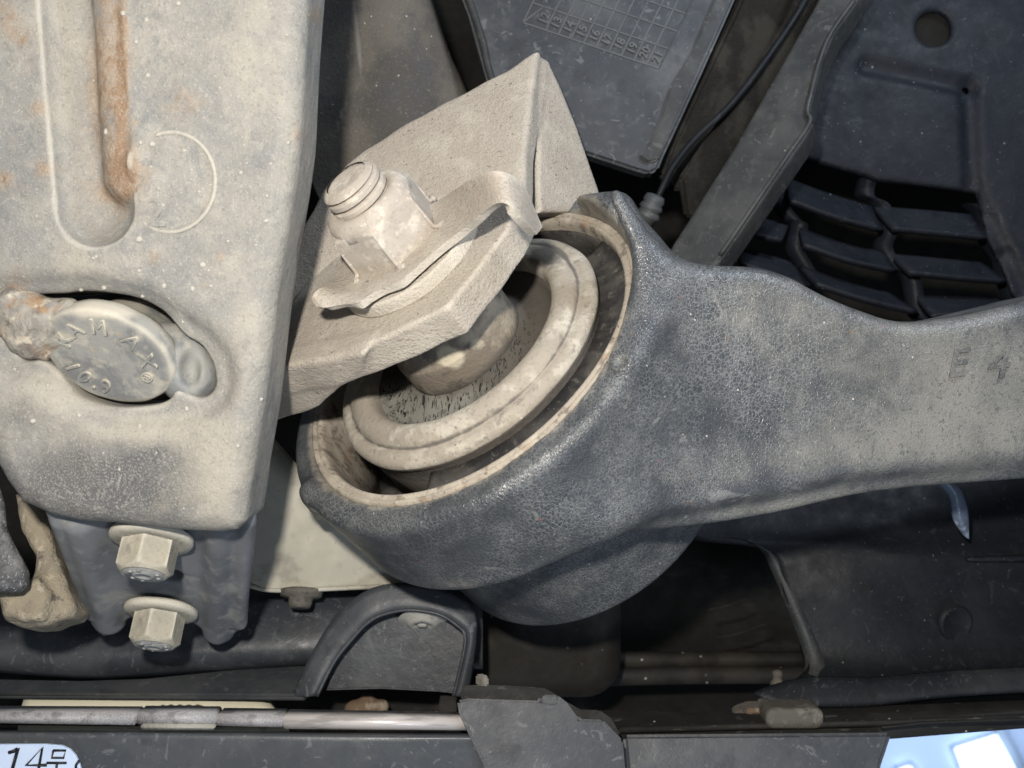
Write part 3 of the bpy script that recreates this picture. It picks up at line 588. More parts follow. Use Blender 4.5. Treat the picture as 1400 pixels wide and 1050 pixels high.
def f_arm(p):
    q = p - EO; z = q @ EN; rr = np.linalg.norm(q - z[:, None] * EN, axis=1)
    d = ext(rr - 2.95, z, -1.42, .10, .17)
    low = ext(rr - 2.47 - .02 * z, z, -3.30, -.3, .12); d = smin(d, low, .07)
    d = smin(d, smax(arm2(p), -(rr - 2.75), .2), .62)
    d = smin(d, smax(rib2(p), -(rr - 2.6), .2), .22)
    d = smin(d, capsule(p, lug1, lugA, .20), .35)
    d = smin(d, capsule(p, P(424, 672, -.3), P(440, 700, .3), .12), .22)
    d = smax(d, -ext(rr - 2.585, z, -1.9, 2, .0), .06)
    return d
me = solid("arm_body", f_arm, (-3.4, -3.0, -4.6), (9.8, 3.6, 3.2), .046)
def a_dust(x, y, co): return .75 * blob(x, y, 1340, 520, 250, 110) + .45 * blob(x, y, 1160, 620, 300, 40, rot=-.1) + .40 * blob(x, y, 1050, 420, 160, 60) + .25 * blob(x, y, 700, 800, 160, 30) + .6 * blob(x, y, 1090, 690, 260, 16, rot=-.14)
def a_rim(x, y, co):
    q = co - EO; z = q @ EN; rr = np.linalg.norm(q - z[:, None] * EN, axis=1)
    return np.exp(-((rr - 2.58) / .13) ** 2) * (z > -.4) * .75 + .5 * blob(x, y, 640, 800, 90, 14, rot=.15) + .5 * blob(x, y, 420, 680, 16, 24) 
attr(me, 'dust', a_dust); attr(me, 'rim', a_rim)
ab = link("arm_body", me, M['coat'], arm)
def on_obj(o, px, py):
    b = BVHTree.FromObject(o, bpy.context.evaluated_depsgraph_get()); s = Vector(root_loc(o))
    h = b.ray_cast(Vector(tuple(CAM)) - s, Vector(tuple(nrm(ray(px, py)))), 60); return np.array(s + h[0]), np.array(h[1])
pt, nn = on_obj(ab, 850, 497); u, v, n = frame_of(nn)
me = lathe([(0, .0), (.05, .0), (.07, .03), (.095, .045), (.125, .03), (.15, -.03)], pt, u, v, n, 24); attr(me, 'dust', lambda x, y, c: x * 0 + .3); attr(me, 'rim', lambda x, y, c: x * 0 + .25)
link("cast_pip", me, M['coat'], ab)
for ch, px, size in (("E", 1310, .52), ("4", 1366, .60)):
    pt, nn = on_obj(ab, px, 498); nn = nn if nn[1] < 0 else -nn; u, v, n = frame_of(nn)
    u, v = u * .98 + v * .10, v * .98 + u * .22
    me = text_mesh(ch, size, pt, u, v, .022); attr(me, 'dust', lambda x, y, c: x * 0 + .5); attr(me, 'rim', lambda x, y, c: x * 0)
    link("cast_letter", me, M['coat'], ab, smooth=False)

# ================================================================== rubber bushing pressed into the eye
bush = thing("rubber_bushing", "round rubber bushing with dusty raised ring inside the control arm's eye", "bushing", EO)
me = lathe([(2.575, -1.7), (2.595, .06), (2.575, .105), (2.545, .12), (2.52, .10), (2.505, .085), (2.49, .10), (2.455, .11), (2.425, .09), (2.405, .03), (2.40, -.1), (2.385, -.35), (2.37, -1.7)], EO, EU, EV, EN, 160, wob=.0012, closed_prof=True)
link("outer_sleeve", me, M['sleeve'], bush)
me = lathe([(1.38, -1.4), (1.40, .0), (1.412, .13), (1.43, .21), (1.465, .285), (1.52, .325), (1.60, .338), (1.69, .322), (1.76, .285), (1.80, .245), (1.812, .21), (1.82, .20), (1.89, .205), (1.955, .188), (2.005, .15), (2.03, .095), (2.025, .03), (1.99, -.02), (1.97, -.3), (1.96, -1.4)], EO, EU, EV, EN, 160, wob=.003, closed_prof=True)
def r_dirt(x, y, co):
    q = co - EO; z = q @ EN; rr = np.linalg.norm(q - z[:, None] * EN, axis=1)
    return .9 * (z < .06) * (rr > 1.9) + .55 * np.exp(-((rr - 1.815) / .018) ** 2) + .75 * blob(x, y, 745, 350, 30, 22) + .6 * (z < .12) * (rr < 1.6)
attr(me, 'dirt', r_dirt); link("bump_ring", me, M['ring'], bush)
def seg(t0, t1, top):
    return lathe([(1.95, top - .02), (2.2, top - .05), (2.39, top), (2.39, -1.4), (1.95, -1.4)], EO, EU, EV, EN, 70, math.radians(t0), math.radians(t1), .002, True)
link("rubber_stop", seg(-3, 131, -.06), M['rubber'], bush)
link("rubber_liner", lathe([(2.385, -.06), (2.35, -.09), (2.34, -.3), (2.34, -1.4), (2.385, -1.4)], EO, EU, EV, EN, 60, math.radians(-100), math.radians(-2), .001, True), M['rubber'], bush)
link("rubber_floor", lathe([(1.9, -1.25), (2.38, -1.25), (2.4, -1.4), (1.9, -1.4)], EO, EU, EV, EN, 90, closed_prof=True), M['rubber'], bush)
me = lathe([(.80, .20), (.90, .11), (.97, .04), (1.08, -.01), (1.18, -.03), (1.29, -.02), (1.36, .03), (1.42, .12), (1.41, -.5), (.8, -.5)], EO, EU, EV, EN, 140, wob=.003, closed_prof=True)
attr(me, 'pale', lambda x, y, c: .95 * blob(x, y, 545, 565, 75, 45, rot=.3) + .4 * blob(x, y, 640, 545, 70, 20, rot=-.4))
attr(me, 'crack', lambda x, y, c: 1.0 * blob(x, y, 540, 560, 70, 50) + .9 * blob(x, y, 620, 550, 70, 22, rot=-.35) + .8 * blob(x, y, 690, 490, 24, 50, rot=.5))
link("rubber_web", me, M['web'], bush)
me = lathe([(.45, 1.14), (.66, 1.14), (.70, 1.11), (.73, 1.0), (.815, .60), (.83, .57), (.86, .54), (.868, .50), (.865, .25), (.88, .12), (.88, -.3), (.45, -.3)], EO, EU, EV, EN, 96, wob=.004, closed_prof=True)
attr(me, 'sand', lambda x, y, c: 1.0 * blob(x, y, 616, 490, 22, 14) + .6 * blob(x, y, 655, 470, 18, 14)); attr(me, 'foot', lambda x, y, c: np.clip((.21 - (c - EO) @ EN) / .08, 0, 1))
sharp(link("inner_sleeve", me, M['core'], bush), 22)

# ================================================================== dusty bracket over the bushing
CPL = 1.62
brk = thing("bushing_bracket", "sandy dust covered steel bracket clamping the bushing with a tall pointed wall", "bracket", Pc(440, 560, CPL))
bp = (EO + CPL * EN, EN)
basep = Slab([(376, 503), (384, 501), (453, 489), (521, 463), (611, 420), (655, 365), (692, 315), (706, 285), (714, 262), (690, 262), (620, 285), (560, 302), (480, 330), (425, 375), (380, 440), (330, 470), (330, 507)], bp, .46, .05, 0)
hq0, hq1 = Pc(384, 503, CPL - .03), Pc(453, 491, CPL - .03); hn = nrm(np.cross(hq1 - hq0, EN)); hn = hn if hn[1] < 0 else -hn
heel = Slab([(330, 512), (384, 503), (453, 491), (500, 482), (492, 508), (468, 526), (446, 547), (436, 557), (405, 568), (366, 579), (330, 588)], (hq0, hn), .30, .04, 0)
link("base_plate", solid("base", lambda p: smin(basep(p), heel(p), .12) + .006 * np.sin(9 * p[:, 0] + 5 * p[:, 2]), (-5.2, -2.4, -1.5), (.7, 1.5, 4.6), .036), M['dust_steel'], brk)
wp = plane3((717, 245, -.30), (735, 72, .55), (440, 280, .75))
wall = Slab([(735, 66), (722, 74), (690, 95), (640, 121), (560, 163), (505, 198), (472, 222), (440, 258), (412, 310), (396, 360), (384, 420), (372, 470), (365, 505), (420, 500), (520, 430), (640, 330), (716, 262), (719, 200)], wp, .42, .09, 0)
gp = plane3((745, 100, .75), (738, 262, .35), (815, 258, 1.3))
gus = Slab([(738, 130), (742, 84), (750, 82), (765, 113), (790, 175), (820, 258), (826, 290), (738, 290), (736, 240)], gp, .35, .06, 0)
f_w = lambda p: smin(wall(p), gus(p), .12) + .006 * np.sin(7 * p[:, 0] + 6 * p[:, 2])
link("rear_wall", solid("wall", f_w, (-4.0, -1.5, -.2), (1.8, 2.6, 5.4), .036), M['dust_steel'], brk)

# lock plate, washer, nut and bolt
AX = .19
BX = EO + AX * EU
wsh = thing("round_washer", "thick round dusty washer lying under the wavy lock plate", "washer", BX + CPL * EN)
o = link("disc", lathe([(.4, CPL + .0), (1.0, CPL + .0), (1.015, CPL + .03), (1.0, CPL + .17), (.97, CPL + .195), (.4, CPL + .195)], BX, EU, EV, EN, 96, wob=.004, closed_prof=True), M['dust_steel'], wsh); sharp(o, 28)
LK = 1.98
z6 = lambda x, y: (420 + x / 4.118, 200 + y / 4.118)
fe = [(52, 900, 2.14), (100, 908, 2.10), (180, 894, 2.05), (290, 878, 2.03), (350, 838, 1.99), (420, 800, LK), (520, 762, LK), (600, 693, LK), (740, 570, 1.98), (860, 478, 2.0), (940, 415, 2.10), (1010, 355, 2.20), (1085, 318, 2.28), (1155, 345, 2.20), (1225, 422, 1.95), (1292, 497, 1.60)]
be = [(26, 872, 2.18), (32, 838, 2.24), (70, 800, 2.22), (130, 778, 2.10), (155, 740, 2.0), (175, 690, LK), (200, 600, LK), (330, 480, LK), (520, 360, LK), (700, 320, 2.0), (800, 265, 2.08), (890, 205, 2.30), (1000, 145, 2.46), (1110, 148, 2.40), (1215, 215, 2.10), (1325, 455, 1.50)]
F3 = smooth_path([Pc(*z6(x, y), c) for x, y, c in fe], 5); B3 = smooth_path([Pc(*z6(x, y), c) for x, y, c in be], 5)
nv = 7; v_, f_ = [], []
for i in range(len(F3)):
    for k in range(nv + 1):
        t = k / nv; v_.append(F3[i] * (1 - t) + B3[i] * t)
for i in range(len(F3) - 1):
    for k in range(nv): a = i * (nv + 1) + k; f_.append((a, a + 1, a + nv + 2, a + nv + 1))
me = mesh_from("lock", v_, f_); bm = bmesh.new(); bm.from_mesh(me); bm.normal_update()
if sum(f.normal.dot(Vector(tuple(EN))) for f in bm.faces) < 0: bmesh.ops.reverse_faces(bm, faces=bm.faces)
bmesh.ops.solidify(bm, geom=list(bm.faces), thickness=.10); bmesh.ops.recalc_face_normals(bm, faces=bm.faces)
es = [e for e in bm.edges if len(e.link_faces) == 2 and e.calc_face_angle() > 1.0]
bmesh.ops.bevel(bm, geom=es, offset=.016, segments=2, affect='EDGES', clamp_overlap=True); bm.to_mesh(me); bm.free()
sharp(link("lock_plate", me, M['dust_steel'], label="wavy bent lock plate with a humped end clamped under the large nut", cat="lock plate"), 32)
nut = thing("hex_nut", "large dusty hexagon nut with domed collar on the bracket", "nut", BX + LK * EN)
TL = nrm(EN + .02 * EU); 
LK = 1.95
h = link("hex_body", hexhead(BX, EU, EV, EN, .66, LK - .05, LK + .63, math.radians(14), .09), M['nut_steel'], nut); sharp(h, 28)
link("collar", lathe([(.35, LK + .4), (.575, LK + .50), (.572, LK + .62), (.55, LK + .68), (.505, LK + .72), (.445, LK + .74), (.40, LK + .735), (.35, LK + .70)], BX, EU, EV, EN, 72, wob=.006, closed_prof=True), M['nut_steel'], nut)
for k in range(6):      # the small turned-out lips at the foot of the corners
    a = math.radians(-14 + 60 * k); d_ = math.cos(a) * EU + math.sin(a) * EV; q = BX + d_ * .645 + EN * (LK + .02)
    s_ = np.cross(EN, d_)
    if k in (0, 1, 2, 3): link("corner_lip", tube(smooth_path([q + EN * .44 - d_ * .02, q + EN * .22, q + EN * .06 + d_ * .01, q + EN * .012 + d_ * .07 + s_ * .03, q + d_ * .10 + s_ * .10], 5), [.010] + [.030] * 14 + [.048] * 5 + [.03], 8), M['nut_steel'], nut)
stud = thing("threaded_stud", "threaded bolt end standing out of the large nut", "bolt", BX + (LK + .9) * EN)
c0_, c1_ = LK + .35, LK + 1.05; nt_, nc_ = 72, 130; v_, f_ = [], []
for i in range(nc_ + 1):
    c = c0_ + (c1_ - c0_) * i / nc_
    for k in range(nt_):
        a = 2 * math.pi * k / nt_; ph = (c / .128 + k / nt_) % 1.0; s = math.sqrt(max(0, 1 - (2 * ph - 1) ** 2))
        r = .30 + .095 * s; e = max(0, (c - c1_ + .10) / .10); r = min(r, .385 - .10 * e * e)
        v_.append(BX + (math.cos(a) * EU + math.sin(a) * EV) * r + EN * c)
for i in range(nc_):
    for k in range(nt_): k2 = (k + 1) % nt_; f_.append((i * nt_ + k, i * nt_ + k2, (i + 1) * nt_ + k2, (i + 1) * nt_ + k))
me = mesh_from("thread", v_, f_); fix_normals(me); link("thread", me, M['nut_steel'], stud)
link("end_face", lathe([(0, c1_ - .012), (.09, c1_ - .010), (.15, c1_ - .006), (.21, c1_ - .002), (.25, c1_ - .008), (.282, c1_ - .02), (.30, c1_ - .06), (.29, c1_ - .1)], BX, EU, EV, EN, 60, wob=.01), M['nut_steel'], stud)

# ================================================================== upper background
# dusty canister between beam and bracket
me = loft([[(385, -220, 2.7), (400, 60, 2.5), (408, 170, 2.4), (425, 245, 2.5), (450, 300, 2.6)], [(430, -220, 2.6), (448, 60, 2.4), (450, 170, 2.3), (470, 240, 2.4), (500, 300, 2.6)],
           [(490, -220, 2.3), (535, 60, 2.1), (550, 150, 2.0), (570, 220, 2.1), (590, 290, 2.3)], [(520, -220, 2.5), (595, 40, 2.45), (620, 110, 2.5), (645, 170, 2.6), (670, 240, 2.7)], [(526, -220, 3.0), (604, 40, 3.0), (632, 110, 3.0), (655, 165, 3.1), (690, 240, 3.2)]], 60, 14, .08)
attr(me, 'streak', lambda x, y, c: .8 * blob(x, y, 488, 50, 5, 70, rot=-.12) + .7 * blob(x, y, 466, 160, 6, 50, rot=.3) + .5 * blob(x, y, 458, 230, 12, 20))
link("canister", me, M['canister'], label="dusty brown grey rounded canister between the beam and the pointed bracket wall", cat="canister")
# plastic cover with moulded date table
DP = plane3((650, 60, 2.1), (900, 230, 2.0), (1000, 0, 2.2))
cov = thing("plastic_cover", "dark plastic cover with a moulded table of numbers behind the bracket", "cover", on_plane(800, 210, *DP))
co_ = [(548, -220), (640, 20), (668, 118), (700, 190), (760, 205), (800, 210), (870, 233), (888, 238), (900, 232), (908, 212), (930, 165), (962, 95), (1000, 10), (1100, -220)]
panel = link("panel", prism_px(co_, DP, .35, .05, 3), M['cover'], cov, smooth=False)
dn = DP[1]
def dpt(x, y, h=0.0): return on_plane(x, y, *DP) + dn * h
link("rim", tube(smooth_path([dpt(x, y, .02) for x, y in ((556, -220), (648, 20), (668, 95), (690, 160))], 6), .06, 10), M['brace'], cov)
me = prism([dpt(x, y, .07) for x, y in ((1092, -220), (1004, -10), (955, 92), (908, 200), (900, 220), (885, 224), (872, 215), (885, 200), (903, 160), (915, 120), (945, 70), (975, 0), (1060, -220))], dn, .08, .03, 2)
link("border", me, M['brace'], cov, smooth=False)
# the table: lines and numbers, both raised
A0, A1 = np.array([715., 31.]), np.array([901., 94.]); up_ = np.array([46., -94.]) / 94
ex = (A1 - A0) / 10.8
bm = bmesh.new()
def ln(p, q, w=.9):
    a, b = dpt(*p, .012), dpt(*q, .012); s = nrm(np.cross(b - a, dn)) * w / 100
    vs = [bm.verts.new(tuple(x)) for x in (a - s, b - s, b + s, a + s)]; f = bm.faces.new(vs); f.normal_update()
    if f.normal.dot(Vector(tuple(dn))) < 0: f.normal_flip()
    r = bmesh.ops.extrude_face_region(bm, geom=[f]); bmesh.ops.translate(bm, verts=[g for g in r['geom'] if isinstance(g, bmesh.types.BMVert)], vec=Vector(tuple(-dn * .02)))
ln(A0, A1); 
for j, h_ in enumerate((27, 51, 75, 99)):
    o_ = up_ * h_; ln(A0 + o_, A1 + o_)
for k in range(11):
    b_ = A0 + ex * (k + .8) if k else A0; ln(b_, b_ + up_ * 130)
ln(A1, A1 + up_ * 130); ln(A0, A0 + ex * .9 + up_ * 27)
me = bpy.data.meshes.new("grid"); bm.to_mesh(me); bm.free(); link("date_grid", me, M['grid'], panel, smooth=False)
for k in range(10):
    c_ = A0 + ex * (k + 1.32) + up_ * 13; c2 = c_ + ex * .5 + 0; 
    v1 = nrm(dpt(*(c_ + up_ * 10)) - dpt(*c_)); v2 = nrm(dpt(*(c_ - ex)) - dpt(*c_)); v2 = nrm(v2 - (v2 @ v1) * v1 * .9)
    link("numeral", text_mesh(str(12 + k), .19, dpt(*c_, .012), v1, v2, .010), M['grid'], panel, smooth=False)
# felt strips, cable and brace
FP = plane3((930, 240, 2.7), (1090, 20, 2.7), (1000, 200, 2.9))
link("felt_liner", prism_px([(905, 240), (922, 195), (1005, 20), (1110, -220), (1210, -220), (1080, 60), (940, 260), (920, 262)], FP, .2, .05), M['felt'], label="fuzzy dark liner strip between the number cover and the thin cable", cat="liner", smooth=False)
FP2 = plane3((950, 240, 2.3), (1090, 40, 2.3), (1000, 200, 2.45))
link("felt_liner", prism_px([(932, 245), (948, 222), (1040, 90), (1078, 30), (1190, -220), (1240, -220), (1100, 60), (960, 300), (940, 298)], FP2, .15, .05), M['felt'], label="fuzzy dark liner strip between the thin cable and the long brace", cat="liner", smooth=False)
cab = thing("cable", "thin black cable slanting down to a ribbed rubber boot", "cable", P(885, 285, 1.9))
pth = smooth_path([P(1180, -220, 2.3), P(1125, -60, 2.2), P(1098, 5, 2.1), (P(1050, 78, 2.0)), P(1000, 142, 1.95), P(950, 190, 1.9), P(920, 228, 1.85), P(903, 262, 1.85), P(892, 285, 1.95)], 8)
link("sheath", tube(pth, np.linspace(.056, .050, len(pth)), 12), M['undertray'], cab)
ax = nrm(P(886, 298, 1.95) - P(898, 268, 1.85)); u, v, n = frame_of(ax, (1, 0, 0))
link("boot", lathe([(.06, -.1), (.14, -.08), (.17, 0), (.15, .05), (.17, .08), (.19, .13), (.15, .16), (.17, .19), (.20, .25), (.15, .30), (.11, .42), (0, .44)], P(894, 274, 1.87), u, v, n, 30), M['trim'], cab)
BRP = plane3((940, 330, 1.3), (1150, 20, 1.5), (1060, 220, 1.15))
br = thing("long_brace", "long grey plastic brace slanting beside the slotted splash shield", "brace", P(950, 350, 1.3))
f_b = Slab([(905, 360), (918, 336), (1000, 206), (1062, 98), (1115, 5), (1220, -220), (1300, -220), (1172, 0), (1140, 46), (1124, 82), (1112, 130), (1107, 156), (1112, 170), (1080, 218), (990, 348), (975, 372)], BRP, .55, .06, 0)
link("brace_body", solid("brace", lambda p: f_b(p), (1.9, .4, 1.2), (7.6, 3.3, 9.0), .045), M['brace'], br)
link("edge_lip", tube(smooth_path([on_plane(x, y, *BRP) + BRP[1] * .03 for x, y in ((1168, 2), (1137, 46), (1121, 84), (1109, 130), (1104, 154), (1107, 170), (1076, 216), (1030, 284), (985, 350))], 5), .035, 8), M['brace'], br)

# splash shield with louvres
sh = thing("splash_shield", "dark blue black splash shield with rows of louvre slats at upper right", "splash shield", P(1250, 420, 3))
SP = plane3((1150, 100, 2.9), (1380, 100, 2.75), (1250, 260, 2.7))
pan = Slab([(1040, -220), (1700, -220), (1700, 470), (1410, 430), (1385, 400), (1372, 365), (1352, 325), (1338, 262), (1300, 258), (1200, 246), (1182, 238), (1085, 212), (1040, 190)], SP, .18, .05, 0)
rec = Slab([(1100, 95), (1190, 90), (1335, 122), (1338, 270), (1300, 290), (1085, 230)], SP, .10, .04, 0, front=.3)
hp = on_plane(1277, 38, *SP)
gl = [on_plane(x, y, *SP) for x, y in ((1185, 90), (1325, 120), (1330, 250), (1352, 300), (1375, 350), (1400, 400))]
def f_s(p):
    d = pan(p)
    for a, b in zip(gl[:-1], gl[1:]): d = smax(d, -capsule(p, a + SP[1] * .05, b + SP[1] * .05, .13), .12)
    d = smax(d, -cyl(p, hp, SP[1], .28, -.6, .5, .02), .08)
    return d + .01 * np.sin(3 * p[:, 0] + 2 * p[:, 2])
link("panel", solid("panel", f_s, (3.5, 2.0, .0), (12.4, 3.7, 9.0), .05), M['shield'], sh)
link("hole_shade_disc", lathe([(0, -.2), (.2, -.2), (.3, -.12)], hp, *frame_of(SP[1]), 24), M['dark'], sh)  # near-black disc paints the shade inside the hole
z7 = lambda x, y: (850 + x / 2.385, y / 2.385)
slats = [[(540, 548), (680, 598), (815, 640), (850, 740), (700, 700), (550, 645)], [(825, 640), (980, 650), (1140, 665), (1190, 768), (1040, 752), (885, 738)],
         [(400, 668), (470, 690), (545, 712), (525, 775), (460, 762), (385, 742)], [(580, 712), (720, 762), (860, 800), (893, 872), (750, 842), (596, 790)], [(878, 800), (1030, 812), (1180, 830), (1255, 908), (1100, 896), (940, 880)],
         [(385, 785), (470, 800), (560, 822), (605, 925), (500, 885), (390, 850)], [(585, 835), (730, 888), (878, 930), (968, 1008), (800, 968), (640, 918)], [(958, 930), (1100, 942), (1232, 962), (1268, 990), (1150, 1010), (1012, 1024)],
         [(640, 960), (760, 1000), (880, 1035), (930, 1080), (800, 1060), (690, 1010)]]
for s_ in slats:
    q = [z7(*p) for p in s_]
    top = [(q[0][0], q[0][1] * .68 + q[5][1] * .32, 2.95), (q[1][0], q[1][1] * .68 + q[4][1] * .32, 2.95), (q[2][0], q[2][1] * .68 + q[3][1] * .32, 2.95)]; bot = [(q[5][0], q[5][1] + 2, 2.58), (q[4][0], q[4][1] + 2, 2.56), (q[3][0], q[3][1] + 2, 2.58)]
    mid = [((a[0] + b[0]) / 2, (a[1] + b[1]) / 2 + 1, 2.74) for a, b in zip(top, bot)]
    link("louvre_slat", loft([top, mid, bot], 14, 5, .10), M['shield'], sh)
for pts in ([(815, 560), (800, 630), (850, 660), (880, 740), (860, 800), (900, 870), (950, 900), (970, 1010), (990, 1040)], [(540, 560), (520, 650), (560, 710), (585, 730), (570, 800), (600, 860), (640, 930)], [(1150, 660), (1190, 700), (1200, 770), (1250, 840), (1262, 900), (1290, 980)]):
    a_ = smooth_path([P(*z7(x - 24, y), 2.98) for x, y in pts], 5); b_ = smooth_path([P(*z7(x + 24, y + 6), 2.86) for x, y in pts], 5); m_ = len(a_)
    me = mesh_from("rib", np.r_[a_, b_, a_ + [0, .25, 0], b_ + [0, .25, 0]], [q for k in range(m_ - 1) for q in ((k, k + 1, m_ + k + 1, m_ + k), (k, 2 * m_ + k, 2 * m_ + k + 1, k + 1), (m_ + k, m_ + k + 1, 3 * m_ + k + 1, 3 * m_ + k))])
    link("louvre_rib", me, M['shield'], sh)

# ================================================================== lower right
ut = thing("undertray", "broad black plastic undertray with curled front lip at lower right", "undertray", P(1250, 940, 1.8))
rows = [[(950, 640, 3.6), (1150, 620, 3.4), (1300, 600, 3.3), (1700, 590, 3.2)], [(925, 725, 3.0), (1120, 715, 2.8), (1300, 712, 2.6), (1700, 705, 2.5)], [(1045, 752, 2.6), (1160, 752, 2.35), (1300, 762, 2.15), (1700, 765, 2.2)],
        [(1072, 812, 2.35), (1180, 815, 2.15), (1310, 818, 2.2), (1700, 812, 2.4)], [(1094, 866, 2.2), (1190, 872, 2.05), (1310, 872, 2.0), (1700, 862, 2.05)], [(1106, 906, 2.0), (1200, 912, 1.9), (1310, 910, 1.85), (1700, 898, 1.8)], [(1082, 934, 1.55), (1200, 940, 1.55), (1320, 934, 1.5), (1700, 916, 1.4)], [(1058, 958, 1.3), (1190, 962, 1.3), (1330, 948, 1.3), (1700, 930, 1.25)]]
link("tray", loft(rows, 44, 7, .07), M['undertray'], ut)
ed_ = smooth_path([P(*q) for q in ((945, 730, 3.0), (1000, 733, 2.85), (1042, 752, 2.62), (1060, 785, 2.5), (1078, 828, 2.3), (1095, 872, 2.15), (1105, 905, 2.0), (1103, 920, 1.8))], 6)
bk_ = ed_ + np.array([.25, 1.3, .1]); m_ = len(ed_)
link("return_flange", mesh_from("flange", np.r_[ed_, bk_], [(k, k + 1, m_ + k + 1, m_ + k) for k in range(m_ - 1)]), M['undertray'], ut)
c_in = ed_ + np.array([.20, -.04, -.06]) * np.linspace(.6, 1.3, m_)[:, None]; c_top = ed_ + np.array([.05, -.09, -.01])
link("curled_edge", mesh_from("edge", np.r_[ed_ + [-.02, .1, 0], c_top, c_in + [0, -.03, 0], c_in + [.08, .1, 0]], [(r * m_ + k, r * m_ + k + 1, (r + 1) * m_ + k + 1, (r + 1) * m_ + k) for r in range(3) for k in range(m_ - 1)]), M['brace'], ut)
link("front_lip", loft([[(1034, 943, 1.42), (1100, 926, 1.45), (1200, 925, 1.45), (1330, 915, 1.4), (1700, 900, 1.35)], [(1034, 949, 1.30), (1100, 938, 1.3), (1200, 936, 1.3), (1330, 926, 1.25), (1700, 910, 1.2)], [(1062, 962, 1.18), (1110, 965, 1.16), (1200, 962, 1.16), (1330, 948, 1.12), (1700, 930, 1.1)], [(1066, 966, 1.4), (1110, 968, 1.4), (1200, 965, 1.4), (1330, 951, 1.4), (1700, 933, 1.4)]], 40, 4, .04), M['lip'], ut)
link("boss", lathe([(0, -.062), (.20, -.060), (.225, -.048), (.25, -.045), (.27, -.06), (.29, -.09)], P(1311, 855, 1.93), *frame_of(nrm((.15, -1, -.1))), 36), M['undertray'], ut)
link("moulded_ridge", tube(smooth_path([P(1320, 765, 2.14), P(1365, 764, 2.10), P(1700, 758, 2.06)], 5), np.linspace(.02, .09, 11), 10), M['undertray'], ut)
sc = thing("torn_clip", "torn pale blue plastic clip just under the control arm at right", "clip", P(1300, 700, 2.2))
me = loft([[(1268, 661, 1.67), (1284, 664, 1.63), (1296, 678, 1.61), (1300, 694, 1.61), (1302, 708, 1.63), (1308, 720, 1.67), (1318, 733, 1.75)], [(1268, 655, 1.60), (1292, 657, 1.55), (1307, 672, 1.53), (1312, 692, 1.53), (1314, 708, 1.55), (1317, 720, 1.60), (1321, 735, 1.75)], [(1270, 651, 1.75), (1296, 653, 1.70), (1313, 668, 1.67), (1322, 690, 1.67), (1325, 708, 1.67), (1325, 722, 1.70), (1325, 737, 1.77)]], 22, 4, .04)
link("clip_shell", me, M['scrap'], sc); 
# cavity contents
link("storage_tank", solid("tank", lambda p: ext(np.hypot(*[np.maximum(np.abs(a) - b, 0) for a, b in zip(((p - P(705, 850, 3.6))[:, [0, 2]]).T, (1.15, .55))]) - .62, p[:, 1], 2.9, 4.6, .35), (-2.2, 2.6, -6.0), (2.6, 5, -2.2), .07), M['tank'], label="brown black rounded tank hanging in the dark gap below the control arm", cat="tank")
for i, (pts, lab) in enumerate((([(640, 905, 4.3), (850, 903, 4.4), (1100, 902, 4.6)], "upper faint brown rail deep in the dark gap"), ([(640, 938, 4.0), (850, 925, 4.1), (1110, 922, 4.3)], "lower faint brown rail deep in the dark gap"))):
    link("underbody_rail", tube(smooth_path([P(*q) for q in pts], 8), .16, 10), M['tank'], label=lab, cat="rail")
for pts, lab in (([(968, 834, 4.0), (995, 828, 4.0), (1023, 818, 4.0)], "upper thin pale fin catching light deep in the dark gap"), ([(978, 872, 3.9), (1010, 866, 3.9), (1050, 852, 3.9)], "lower thin pale fin catching light deep in the dark gap")):
    link("metal_fin", tube(smooth_path([P(*q) for q in pts], 5), [.008] + [.020] * 8 + [.014, .008], 8), M['felt'], label=lab, cat="fin")
link("dust_peg", solid("peg", lambda p: capsule(p, P(1062, 945, 1.9), P(1063, 925, 1.9), .09) + .02 * np.sin(30 * p[:, 2]), (3.7, 1.6, -5.3), (4.6, 2.2, -4.2), .03), M['clip'], label="small brown peg standing on the undertray's lip corner", cat="peg")
# sill, rubber block and broken clip
SL = plane3((850, 985, 1.1), (1400, 970, 1.1), (1000, 1000, .75))
link("sill", prism_px([(628, 955), (800, 968), (950, 972), (1400, 955), (1720, 940), (1720, 955), (1400, 974), (1220, 988), (850, 1000), (630, 1000)], SL, .3, .05), M['sill'], label="dusty dark sill ledge running below the gap and undertray", cat="sill", smooth=False)
link("sill_edge", tube([P(846, 998, .82), P(1225, 988, .82), P(1700, 968, .82)], .05, 8), M['sill'], label="thin rounded rail along the front of the sill ledge", cat="rail")
me = solid("block", lambda p: ext(np.linalg.norm(np.maximum(np.abs((p - P(1081, 976, 1.0))[:, [0, 2]]) - np.array([.30, .03]), 0), axis=1) - .12, p[:, 1], .75, 1.4, .06), (3.2, .5, -5.4), (5.0, 1.6, -4.4), .03)
link("rubber_block", me, M['clip'], label="oval dusty rubber block wedged under the undertray lip", cat="rubber block")
KP = plane3((1000, 965, 1.35), (1060, 960, 1.3), (1030, 975, 1.1))
bc = thing("broken_clip", "flat broken clip with rusty edge sticking out left of the rubber block", "clip", P(1030, 970, 1.3))
link("blade", prism_px([(1000, 966), (1008, 962), (1020, 958), (1048, 957), (1064, 964), (1062, 967), (1002, 973)], KP, .08, .02), M['clip'], bc, smooth=False)
link("rusty_foot", tube([P(1020, 972, 1.2), P(1042, 972, 1.2)], .05, 8), M['rusty'], bc)
